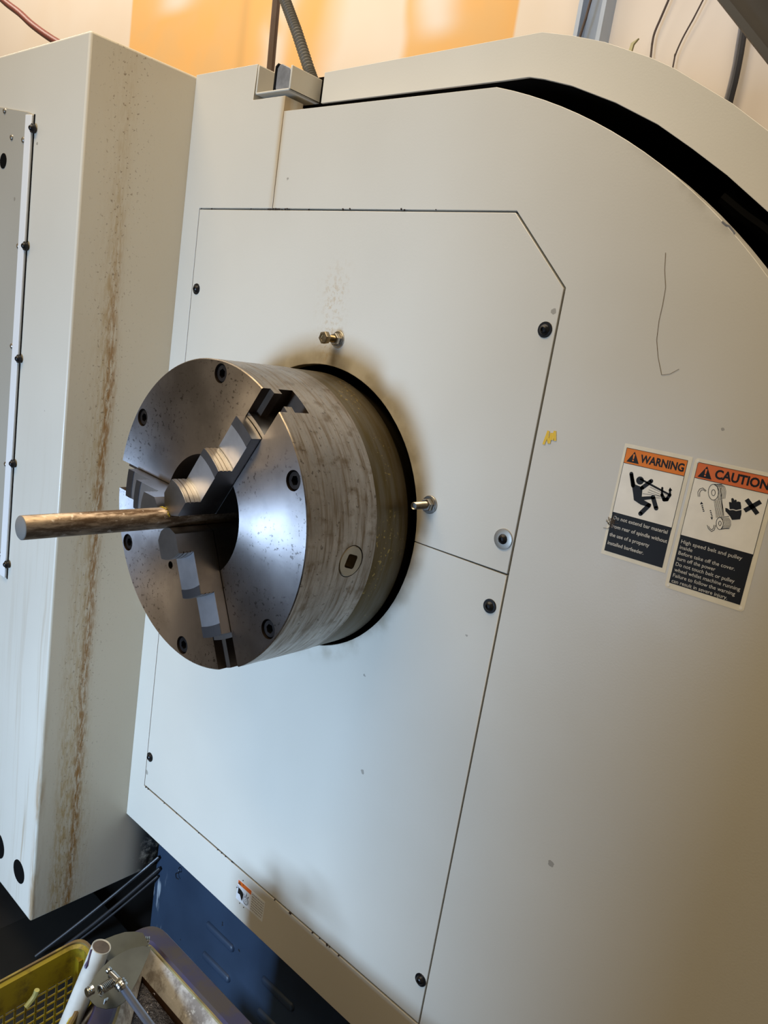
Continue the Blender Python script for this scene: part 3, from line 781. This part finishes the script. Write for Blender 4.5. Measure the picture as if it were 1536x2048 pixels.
fig += [circle(*px4([(433, 436)])[0], .0042, 20)]
fig += limb((440, 425), (690, 560), .0020)
fig += limb((625, 500), (622, 560), .0022) + limb((622, 560), (640, 600), .0034) + limb((640, 600), (665, 598), .0040) + limb((665, 598), (690, 560), .0034) + limb((690, 560), (692, 520), .0022)
fig += [ps([(678, 522), (712, 522), (692, 495)])]
poly_part('figure_pictogram', fig, bk, wt, yy)
fan = [line(*px4([a, b_]), .00035) for a, b_ in (((520, 492), (680, 570)), ((508, 515), (672, 580)), ((500, 535), (665, 588)), ((520, 475), (690, 560)), ((455, 548), (650, 578)), ((470, 575), (655, 590)))]
poly_part('motion_lines', fan, bk, wt, yy)
for i, s_ in enumerate(('Do not extend bar material', 'from rear of spindle without', 'the use of a property', 'installed barfeeder.')):
    text_obj(s_, .0056, gw, wt, (i0 + .0020 if i else i0 + .0022, zb + .0400 - i * .0093), (1, 0), (0, 1), yy, .012, width=(.0595, .0615, .0445, .0405)[i])
# --- CAUTION
x0, x1, zb, zt = .5330, .6115, 1.1575, 1.2925
c2 = empty('caution_sticker', (x0, 0, zb), 'white sticker with red-orange CAUTION band and belt drawing, right of the two stickers', 'sticker')
obj('backing', thin([(x0 + .002, zb), (x1 - .002, zb), (x1, zb + .002), (x1, zt - .002), (x1 - .002, zt), (x0 + .002, zt), (x0, zt - .002), (x0, zb + .002)], Y0, .0002), brd, c2)
i0, i1 = x0 + .0035, x1 - .0045
obj('white_field', thin([(i0, zb + .0570), (i1, zb + .0570), (i1, zt - .019), (i0, zt - .019)], Y0 - .0002), wh, c2)
obj('header_band', thin([(i0, zt - .0190), (i1, zt - .0190), (i1, zt - .0035), (i0, zt - .0035)], Y0 - .0002), orr, c2)
obj('text_field', thin([(i0, zb + .0060), (i1, zb + .0060), (i1, zb + .0570), (i0, zb + .0570)], Y0 - .0002), bk, c2)
poly_part('frame_line', [line((i0, zb + .055), (i0, zt - .0035), .0004), line((i1, zb + .055), (i1, zt - .0035), .0004), line((i0, zt - .0035), (i1, zt - .0035), .0004), line((i0, zt - .019), (i1, zt - .019), .0005)], bk, c2, yy)
triangle_sign(i0 + .0095, zt - .0115, .0118, c2, yy, bk, orr)
text_obj('CAUTION', .0122, bk, c2, (i0 + .0185, zt - .0152), (1, 0), (0, 1), yy, .035, width=.0500)
# belt drawing
P = []
def ring2(cx, cy, rx, ry, w):
    k = 28; c_ = px4([(cx + rx * math.cos(6.283*i/k), cy + ry * math.sin(6.283*i/k)) for i in range(k)])
    return [line(c_[i], c_[(i+1) % k], w) for i in range(k)]
P += ring2(1066, 536, 44, 68, .0005) + ring2(1066, 540, 16, 26, .0005) + ring2(1120, 806, 30, 52, .0005) + ring2(1122, 805, 11, 20, .0005)
for k in range(9):
    o_ = k * 8.3
    P += [line(*px4([(1072 + o_ * .98, 606 - k * 2), (1092 + o_ * 1.0, 758 - k * 2)]), .0003)]
    c_ = px4([(1072 + o_, 470), (1098 + o_, 490), (1108 + o_, 530), (1103 + o_ * .95, 600 - k)]); P += [line(c_[i], c_[i+1], .00028) for i in range(3)]
    c_ = px4([(1130 + o_, 757), (1148 + o_, 785), (1150 + o_, 820), (1132 + o_, 855)]); P += [line(c_[i], c_[i+1], .00028) for i in range(3)]
P += [line(*px4([(1066, 468), (1140, 468)]), .0005), line(*px4([(1120, 754), (1200, 745)]), .0005), line(*px4([(1130, 856), (1200, 848)]), .0005), line(*px4([(1128, 500), (1150, 740)]), .0006)]
for ar in ([(935, 575), (932, 535), (948, 508), (975, 500), (1005, 525)], [(948, 575), (948, 540), (960, 520), (980, 515), (998, 530)], [(1012, 820), (1022, 850), (1050, 876), (1075, 860), (1085, 820)], [(1025, 830), (1035, 850), (1052, 860), (1066, 848), (1072, 818)]):
    c_ = px4(ar); P += [line(c_[i], c_[i+1], .0005) for i in range(4)]
poly_part('belt_drawing', P, bk, c2, yy)
A = [px4([(950, 640), (978, 640), (963, 618)]), px4([(1040, 752), (1062, 752), (1054, 776)])]
for k in range(4): A.append(px4([(962 + k*4, 650 + k * 15), (976 + k*4, 650 + k * 15), (977 + k*4, 658 + k * 15), (963 + k*4, 658 + k * 15)]))
for k in range(4): A.append(px4([(1034 + k*4, 692 + k * 15), (1046 + k*4, 692 + k * 15), (1047 + k*4, 700 + k * 15), (1035 + k*4, 700 + k * 15)]))
poly_part('arrows', A, bk, c2, yy)
H = [px4([(1200, 625), (1207, 620), (1222, 625), (1220, 592), (1232, 586), (1242, 594), (1246, 608), (1252, 600), (1266, 604), (1268, 622), (1276, 616), (1300, 622), (1306, 660), (1306, 682), (1262, 690), (1235, 682), (1207, 684)]),
     px4([(1207, 692), (1235, 690), (1262, 698), (1308, 690), (1308, 725), (1296, 770), (1226, 776), (1212, 748), (1190, 722), (1170, 700), (1168, 672), (1186, 676)])]
poly_part('hand_pictogram', H, bk, c2, yy)
poly_part('cross_mark', [line(*px4([(1352, 598), (1446, 724)]), .0042), line(*px4([(1334, 696), (1474, 618)]), .0042)], bk, c2, yy)
for i, (s_, w_) in enumerate((('High speed belt and pulley', .0605), ('inside', .0130), ('Before take off the cover.', .0565), ('turn off the power', .0390), ('Do not touch belt or pulley', .0590), ('wheel whilst machine running', .0660), ('Failure to follow the warning', .0625), ('can result in severe injury.', .0565))):
    text_obj(s_, .0054, gw, c2, (i0 + .0022, zb + .0488 - i * .00594), (1, 0), (0, 1), yy, .004, width=w_ * .985)
for cx_, cz_ in ((x0 + .0032, zb + .0032), (x1 - .0032, zb + .0032), (x0 + .0032, zt - .0028)): poly_part('corner_dot', [circle(cx_, cz_, .0016, 14)], wh, c2, yy)
# --- small sticker at the bottom edge
x0, x1, zb, zt = -.0425, .0275, .4105, .4480
s3 = empty('small_warning_sticker', (x0, 0, zb), 'small white sticker with an orange band on the lower edge of the cabinet', 'sticker')
obj('backing', thin([(x0, zb), (x1, zb), (x1, zt), (x0, zt)], Y0, .0002), flat('small_sticker_white', (.74, .76, .78)), s3)
obj('header_band', thin([(x0 + .001, zt - .0085), (x0 + .0355, zt - .0085), (x0 + .0355, zt - .0008), (x0 + .001, zt - .0008)], Y0 - .0002), flat('small_sticker_orange', (.72, .15, .02)), s3)
triangle_sign(x0 + .0052, zt - .0047, .0062, s3, yy, bk, org)
b = [circle(x0 + .0245, zb + .0105, .0068, 24)]
P = []
for r in (.0072, .0056, .0022):
    k = 22; c_ = circle(x0 + .0245, zb + .0105, r, k); P += [line(c_[i], c_[(i+1) % k], .0005) for i in range(k)]
P += [line((x0 + .0, zt - .0125), (x0 + .0235, zb + .0180), .0005)]
poly_part('roller_drawing', P, bk, s3, yy)
poly_part('hand_pictogram', [[(x0 + .0035, zb + .0225), (x0 + .0030, zb + .0120), (x0 + .0090, zb + .0125), (x0 + .0150, zb + .0040), (x0 + .0165, zb + .0100), (x0 + .0178, zb + .0175), (x0 + .0120, zb + .0222)], [(x0 + .0240, zb + .0190), (x0 + .0262, zb + .0195), (x0 + .0250, zb + .0262)], [(x0 + .0275, zb + .0185), (x0 + .0315, zb + .0225), (x0 + .0300, zb + .0180)]], bk, s3, yy)
P = []
for k in range(7):
    zz = zt - .0045 - k * .0046
    xs = x0 + .0385
    while xs < x1 - .003:
        w_ = random.uniform(.002, .006); P.append([(xs, zz - .0007), (min(xs + w_, x1 - .002), zz - .0007), (min(xs + w_, x1 - .002), zz + .0006), (xs, zz + .0006)]); xs += w_ + .0012
poly_part('fine_print', P, flat('fine_print_grey', (.25, .25, .26)), s3, yy)
b = B()
for dx, dz in ((.012, .0415), (-.001, .020), (.002, .022), (.011, -.003), (.022, -.004), (.014, .0345)):
    r = .0012; b.lathe((x0 + dx, -.0004, zb + dz), (0, -1, 0), [(-.0005, r), (.0004, r * .6)], 8)
obj('grime_spots', b, M['screw'], s3, kind='stuff')

# ------------------------------------------------------------------ cart with bins in front of the base
ZT = .495
KS = .8814
def K(pl): return [(CAM.x + (x_ - CAM.x) * KS, CAM.y + (y_ - CAM.y) * KS) for x_, y_ in pl]
kt2 = empty('tool_cart', (.3, -.35, 0), 'low steel cart in front of the navy base, carrying two plastic bins', 'cart')
obj('shelf', B().box(-.09, .78, -.68, -.165, .17, .19), simple('dark_cart_steel', (.03, .03, .035), .5), kt2, bev=.003)
for xx in (-.06, .74):
    for yv in (-.64, -.20):
        obj('leg', B().box(xx - .012, xx + .012, yv - .012, yv + .012, .07, .17), M['screw'], kt2)
        obj('wheel', B().lathe((xx - .012, yv, .035), (1, 0, 0), [(0, .030), (.003, .035), (.021, .035), (.024, .030)], 24), M['black_in'], kt2)
def rounded(poly, r, k=6):
    out_ = []; n_ = len(poly)
    for i in range(n_):
        a = Vector(poly[i-1]); b_ = Vector(poly[i]); c_ = Vector(poly[(i+1) % n_])
        d1 = (a - b_).normalized(); d2 = (c_ - b_).normalized(); L = min(r, (a-b_).length*.45, (c_-b_).length*.45)
        p1 = b_ + d1 * L; p2 = b_ + d2 * L
        for j in range(k + 1):
            t = j / k; q = p1 * (1-t)**2 + b_ * 2*t*(1-t) + p2 * t*t; out_.append((q.x, q.y))
    return out_
def ring_at(poly, z): return [(p_[0], p_[1], z) for p_ in poly]
bin_o = [(-.112, -.108), (.74, -.108), (.74, -.46), (.10, -.46), (.0, -.285), (-.112, -.185)]
pb = empty('purple_bin', (.3, -.25, .19), 'dirty purple plastic bin with rounded rim holding oily swarf', 'bin')
bin_o = K(bin_o)
O_ = [rounded(inset(bin_o, d_), .03) for d_ in (.006, 0, .0, .004, .026, .030, .034)]
b = B().rings([ring_at(O_[0], .191), ring_at(O_[1], ZT - .03), ring_at(O_[2], ZT - .005), ring_at(O_[3], ZT), ring_at(O_[4], ZT), ring_at(O_[5], ZT - .004)], cap=False)
n = NT('dirty_purple_plastic', .45, 0, .5); p = n.pos()
n.base(n.mix(n.ss(n.noise(p, 18, 5, .65), .42, .62), (.036, .030, .075), (.055, .042, .038)))
obj('bin_rim', b, n.m, pb)
n = NT('grimy_white_liner', .6, 0, .4); p = n.pos()
c = n.mix(n.ss(n.noise(p, 24, 6, .7), .46, .64), (.47, .45, .41), (.20, .175, .15))
c = n.mix(n.ss(n.noise(p, 60, 4, .7), .60, .7), c, (.62, .60, .54))
n.base(c); n.bump(n.noise(p, 60, 4), .4, .003)
L0 = rounded(inset(bin_o, .030), .03); L1 = rounded(inset(bin_o, .036), .03); L2 = rounded(inset(bin_o, .047), .02); LD = .036
b = B().rings([ring_at(L0, ZT - .004), ring_at(L1, ZT - .008), ring_at(L2, ZT - LD)], cap=False)
obj('liner', b, n.m, pb)
b = B().rings([ring_at(inset(L0, -.003), ZT - .0035), ring_at(inset(L0, .002), ZT - .003), ring_at(inset(L0, .003), ZT - .008)], cap=False)
obj('rim_edge', b, simple('yellowed_edge', (.34, .29, .13), .5, 0, .4, 40), pb)
b = B().rings([ring_at(L2, ZT - LD), ring_at(L2, ZT - .12)], cap=False).add(ring_at(L2, ZT - .062), [tuple(range(len(L2)))])
obj('pan', b, simple('rusty_pan', (.10, .05, .025), .5, .2, .4, 40), pb)
# swarf in the pan
from mathutils import noise as mn
b = B(); N = 60
gx = [(.0 - .10) + .80 * i / N for i in range(N + 1)]
vs = []; fs = []
X0, X1, Y1_, Y2_ = bin_o[0][0] + .050, bin_o[1][0] - .05, bin_o[2][1] + .05, bin_o[0][1] - .049
A5, A4 = bin_o[5], bin_o[4]
for i in range(N + 1):
    for j in range(24):
        xx = X0 + (X1 - X0) * i / N; yv = Y1_ + (Y2_ - Y1_) * j / 23
        xx2 = max(xx, A5[0] + .053 + (A5[1] - yv) * (A4[0] - A5[0]) / (A5[1] - A4[1]))
        vs.append((xx2, yv, ZT - .046 + .005 * mn.noise(Vector((xx * 40, yv * 40, 0))) + .003 * mn.noise(Vector((xx * 110, yv * 110, 3)))))
for i in range(N):
    for j in range(23): fs.append((i*24+j, (i+1)*24+j, (i+1)*24+j+1, i*24+j+1))
b.add(vs, fs)
n = NT('oily_black_sludge', .18, .3, .6); p = n.pos()
n.base(n.mix(n.ss(n.noise(p, 50, 4), .4, .7), (.045, .042, .048), (.018, .015, .017))); n.bump(n.noise(p, 120, 4, .7), .7, .003)
obj('sludge', b, n.m, pb, kind='stuff')
b = B()
for i in range(420):
    xx = random.uniform(X0 + .02, .3); yv = random.uniform(Y1_, Y2_); z_ = ZT - .041 + random.uniform(-.001, .004)
    a = random.uniform(0, 6.28); r = random.uniform(.0008, .0024)
    pts = [(xx + r * math.cos(a + t * .9), yv + r * math.sin(a + t * .9), z_ + t * .0005) for t in range(5)]
    b.tube(pts, .00028, 4)
obj('metal_curls', b, simple('bright_swarf', (.6, .58, .62), .25, 1.0), pb, kind='stuff')

# yellow crate
yc = [(-.152, -.214), (-.092, -.214), (-.012, -.300), (.085, -.47), (.085, -.64), (-.13, -.64)]
yc = K(yc)
yt = empty('yellow_crate', (-.03, -.4, .19), 'grimy yellow plastic crate with lattice walls on the cart', 'crate')
n = NT('grimy_yellow_plastic', .4, 0, .5); p = n.pos()
yel = n.mix(n.ss(n.noise(p, 24, 5, .65), .40, .66), (.34, .26, .010), (.10, .06, .008))
n.base(yel); MY = n.m
n = NT('brown_stained_rim', .5, 0, .4); p = n.pos(); n.base(n.mix(n.ss(n.noise(p, 40, 4), .4, .6), (.13, .085, .03), (.24, .18, .03))); MYR = n.m
R0 = rounded(yc, .02); R1 = rounded(inset(yc, .005), .02); R2 = rounded(inset(yc, .009), .018)
b = B().rings([ring_at(R0, ZT - .020), ring_at(R0, ZT - .002), ring_at(inset(R0, .002), ZT), ring_at(R1, ZT), ring_at(R1, ZT - .003)], cap=False)
obj('crate_rim', b, MYR, yt)
b = B().rings([ring_at(R1, ZT - .003), ring_at(R2, ZT - .006), ring_at(R2, ZT - .050), ring_at(inset(R2, -.003), ZT - .050), ring_at(inset(R2, -.003), ZT - .006)], cap=False)
obj('upper_wall', b, MY, yt)
# lattice below the solid band: crossing slats on the walls
lat = B()
def wall_pts(a, b_, s): return Vector((a[0] + (b_[0]-a[0])*s, a[1] + (b_[1]-a[1])*s, 0))
edges = [((-.142, -.225), (-.122, -.63)), ((-.142, -.225), (-.092, -.225)), ((-.092, -.225), (-.02, -.305))]
for a, b_ in edges:
    a, b_ = K([a, b_])
    L = math.hypot(a[0]-b_[0], a[1]-b_[1]); k = max(2, int(L / .014))
    dv = Vector((b_[0]-a[0], b_[1]-a[1], 0)).normalized()
    for i in range(k + 1):
        p_ = wall_pts(a, b_, i / k)
        lat.tube([p_ + Vector((0, 0, ZT - .05)), p_ + dv * .0 + Vector((0, 0, .2))], .0016, 5)
    for j in range(11):
        z_ = ZT - .054 - j * .0125
        lat.tube([wall_pts(a, b_, 0) + Vector((0, 0, z_)), wall_pts(a, b_, 1) + Vector((0, 0, z_))], .0014, 5)
for i in range(18):
    yv = -.235 - i * .0225; (xa_, ya_), (xb_, yb_) = K([(-.136, yv), (max(-.06, -.02 + (-.30 - yv) * .55), yv)]); lat.tube([(xa_, ya_, .30), (xb_, yb_, .30)], .0016, 5)
for i in range(10):
    xx = -.132 + i * .016; (xa_, ya_), (xb_, yb_) = K([(xx, -.235 - max(0, i - 3) * .012), (xx, -.63)]); lat.tube([(xa_, ya_, .30), (xb_, yb_, .30)], .0016, 5)
obj('lattice', lat, MY, yt, kind='stuff')
# corner post: solid gusset
pc = at(155, 1905, 2, ZT - .03)
obj('corner_post', B().box(K([(-.140, 0)])[0][0], K([(-.126, 0)])[0][0], K([(0, -.232)])[0][1], K([(0, -.219)])[0][1], .2, ZT - .02), MY, yt)
q0 = at(72, 1980, 2, ZT - .04); q1 = at(50, 2012, 2, ZT - .07)
obj('cable_tie', B().tube([at(74, 1980, 2, ZT - .03), at(68, 1994, 2, ZT - .04), at(52, 2014, 2, ZT - .05)], .0035, 8, smooth=4), simple('pale_yellow_strap', (.55, .56, .22), .5), None, 'pale yellow strap lying over the crate lattice', 'strap')

# white tube standing in the crate
Zt = ZT + .045
ta = at(203, 1893, 2, Zt); tb = at(128, 2075, 2, ZT - .03)
dv = (tb - ta).normalized()
tt = empty('white_tube', tb, 'off-white plastic tube leaning out of the yellow crate', 'tube')
R_ = .0125
bb = B(); u = dv.orthogonal().normalized(); w = dv.cross(u)
def rg(c_, r): return [c_ + (u * math.cos(6.283185*i/28) + w * math.sin(6.283185*i/28)) * r for i in range(28)]
oc = (CAM - ta).normalized(); oc = (oc - dv * oc.dot(dv)).normalized()
def obl(ring, k=.62): return [q_ + dv * (q_ - ta).dot(oc) * k for q_ in ring]
bb.rings([rg(tb + dv * .02, R_), obl(rg(ta, R_)), obl(rg(ta - dv * .0004, R_ - .0008)), obl(rg(ta + dv * .0008, R_ - .0016))], cap=False)
obj('tube_wall', bb, simple('off_white_plastic', (.44, .46, .44), .35, 0, .2, 25), tt)
obj('tube_end', B().add(obl(rg(ta + dv * .0008, R_ - .0015)), [tuple(range(28))]), simple('brown_end', (.10, .075, .055), .6, 0, .4, 60), tt)
# dark drip
toc = (CAM - ta).normalized(); sd = toc.cross(dv).normalized()
def onsurf(along, ang):
    o_ = (toc - dv * toc.dot(dv)).normalized(); s2 = dv.cross(o_)
    return ta + dv * along + (o_ * math.cos(ang) + s2 * math.sin(ang)) * (R_ + .0001)
sgn = 1 if (onsurf(.01, .5) - ta).dot(Vector(RC[0])) < 0 else -1
obj('paint_drip', B().tube([onsurf(.006, .95 * sgn), onsurf(.012, .85 * sgn), onsurf(.018, .75 * sgn), onsurf(.024, .72 * sgn), onsurf(.027, .72 * sgn)], [.0016, .0014, .0014, .0026, .0016], 10), simple('dark_purple_drip', (.04, .03, .07), .4), tt)

# steel guard bracket: two half discs, spring, rod
br = empty('spring_bracket', at(230, 1960, 2, ZT), 'zinc bracket with two half-round plates and a coil spring between the bins', 'bracket')
mz = simple('dull_zinc', (.045, .052, .05), .36, .75, .3, 22); mb = simple('bright_zinc', (.40, .40, .38), .22, 1.0, .2, 60)
def disc_part(name, pts, z0_, z1_, mat, par):
    """flat plate lying in a tilted plane; corners given where they stand in height"""
    vs = [at(px, py, 2, z0_ + (z1_ - z0_) * t) for px, py, t in pts]
    nrm = (vs[len(vs)//3] - vs[0]).cross(vs[2*len(vs)//3] - vs[0]).normalized() * .0012
    b = B(); nn = len(vs); b.add(vs + [v - nrm for v in vs], [tuple(range(nn)), tuple(reversed(range(nn, 2*nn)))] + [(i, (i+1) % nn, nn + (i+1) % nn, nn + i) for i in range(nn)])
    return obj(name, b, mat, par)
fr = [(303, 1893), (285, 1892), (262, 1897), (240, 1907), (220, 1920), (203, 1936), (190, 1952), (180, 1968), (174, 1980), (176, 1994), (184, 2005), (194, 2014), (212, 2018), (232, 2015), (246, 2006), (256, 1996), (262, 1984), (272, 1966), (284, 1940), (296, 1912)]
def tt_(pts): 
    ys = [p_[1] for p_ in pts]; return [(a, b_, (max(ys) - b_) / (max(ys) - min(ys))) for a, b_ in pts]
disc_part('half_disc', tt_(fr), ZT + .025, ZT + .055, mz, br)
bk_ = [(298, 1890), (286, 1866), (270, 1863), (250, 1864), (230, 1870), (210, 1878), (198, 1890), (210, 1915), (222, 1925), (250, 1905)]
disc_part('half_disc', tt_(bk_), ZT + .010, ZT + .03, mz, br)
def hx(a, b_, r, turns, wr, k=14):
    a = Vector(a); b_ = Vector(b_); d_ = (b_ - a).normalized(); u_ = d_.orthogonal().normalized(); w_ = d_.cross(u_); N_ = int(turns * k)
    return [a.lerp(b_, i / N_) + (u_ * math.cos(6.283185*i/k) + w_ * math.sin(6.283185*i/k)) * r for i in range(N_ + 1)]
hz = ZT + .062
sA = at(199, 1981, 2, hz); sB = at(224, 1965, 2, hz)
obj('coil_spring', B().tube(hx(sA, sB, .0052, 9, .0009), .00085, 6), mb, br)
obj('spring_hook', B().tube([sA, at(197, 1988, 2, hz + .003), at(203, 1993, 2, hz + .003), at(206, 1985, 2, hz + .003)], .0008, 6, smooth=4), mb, br)
eA = at(181, 1977, 2, hz - .004)
obj('eye_bolt', B().lathe(at(173, 1986, 2, hz - .004), (at(186, 1978, 2, hz - .004) - at(173, 1986, 2, hz - .004)), [(0, .0050), (.0012, .0056), (.0024, .0050), (.0036, .0056), (.0048, .0050), (.008, .0056), (.009, .003)], 18), mb, br)
r0 = at(220, 1946, 2, hz + .002); r1 = at(237, 1962, 2, hz + .004)
obj('threaded_shank', B().lathe(r0, r1 - r0, [(0, .0028), (.003, .0036), (.0035, .0050), (.007, .0050), ((r1 - r0).length, .0044)], 16), mb, br)
dv2 = (at(300, 2050, 2, ZT + .02) - r1).normalized()
obj('collar', B().lathe(r1, dv2, [(0, .0062), (.002, .0074), (.003, .0066), (.005, .0076), (.006, .0066), (.009, .0070)], 20), mb, br)
obj('rod', B().tube([r1 + dv2 * .004, at(268, 2006, 2, ZT + .045), at(305, 2056, 2, ZT + .02)], .0048, 16), simple('satin_rod', (.26, .28, .34), .32, .8, .15, 30), br)
q = at(216, 1937, 2, hz + .002)
obj('bolt_tip', B().lathe(q, at(221, 1947, 2, hz + .002) - q, [(0, .0022), (.001, .0034), (.004, .0040), (.006, .0030)], 14), mb, br)
q = at(211, 2000, 2, hz - .02)
obj('rivet', B().tube([at(208, 2008, 2, hz - .020), at(211, 2000, 2, hz - .016), at(216, 1996, 2, hz - .016)], [.001, .0026, .001], 8), mb, br)
sA = at(288, 1884, 2, ZT + .012); sB = at(298, 1884, 2, ZT + .012)
obj('rear_spring', B().tube(hx(sA, sB, .0062, 3, .001), .0011, 6), mb, br)
# short shiny pipe offcut at the bottom
pA = at(150, 2075, 2, ZT - .04); pB = at(192, 2022, 2, ZT - .04)
obj('pipe_offcut', B().tube([pA, pB], .011, 24), simple('bronze_sheen', (.50, .38, .28), .3, .9, .3, 60), None, 'short shiny bronze-coloured pipe piece beside the white tube', 'pipe')

# dark cabinet added unseen behind the camera to shade the machine's right part
tc = empty('shading_cabinet', (.85, -1.75, 0), 'dark grey cabinet added unseen behind the viewpoint to shade the machine', 'cabinet')
mc = simple('charcoal_cabinet', (.05, .048, .045), .5)
obj('cabinet_body', B().box(.14, 1.60, -2.0, -1.50, .06, 2.0), mc, tc, bev=.004)
obj('plinth', B().box(.17, 1.57, -1.97, -1.53, 0, .06), M['screw'], tc)
for x0_, x1_ in ((.16, .885), (.895, 1.58)):
    dr = obj('door', B().box(x0_, x1_, -1.50, -1.482, .09, 1.97), mc, tc, bev=.003)
    xh = x1_ - .06 if x0_ < .5 else x0_ + .06
    obj('handle', B().tube([(xh, -1.482, 1.0), (xh, -1.45, 1.01), (xh, -1.45, 1.14), (xh, -1.482, 1.15)], .006, 8), M['zinc'], dr)

# dirt tuft and hairs on the left edge of the WARNING sticker
wt_ = [o for o in COL.objects if o.name == 'warning_sticker'][0]
b = B()
random.seed(3)
for i in range(26):
    a = random.uniform(0, 6.28); L = random.uniform(4, 17); c0 = (1224 + random.uniform(-4, 4), 1044 + random.uniform(-9, 9))
    pts = [c0, (c0[0] - 2 + L * .5 * math.cos(a), c0[1] + L * .6 * math.sin(a)), (c0[0] - 3 + L * math.cos(a + .4), c0[1] + L * math.sin(a + .4))]
    b.tube([at(x_, y_, 1, -.0007) for x_, y_ in pts], .00022, 4)
obj('dust_hairs', b, simple('brown_dust', (.10, .07, .045), .8), wt_, kind='stuff')
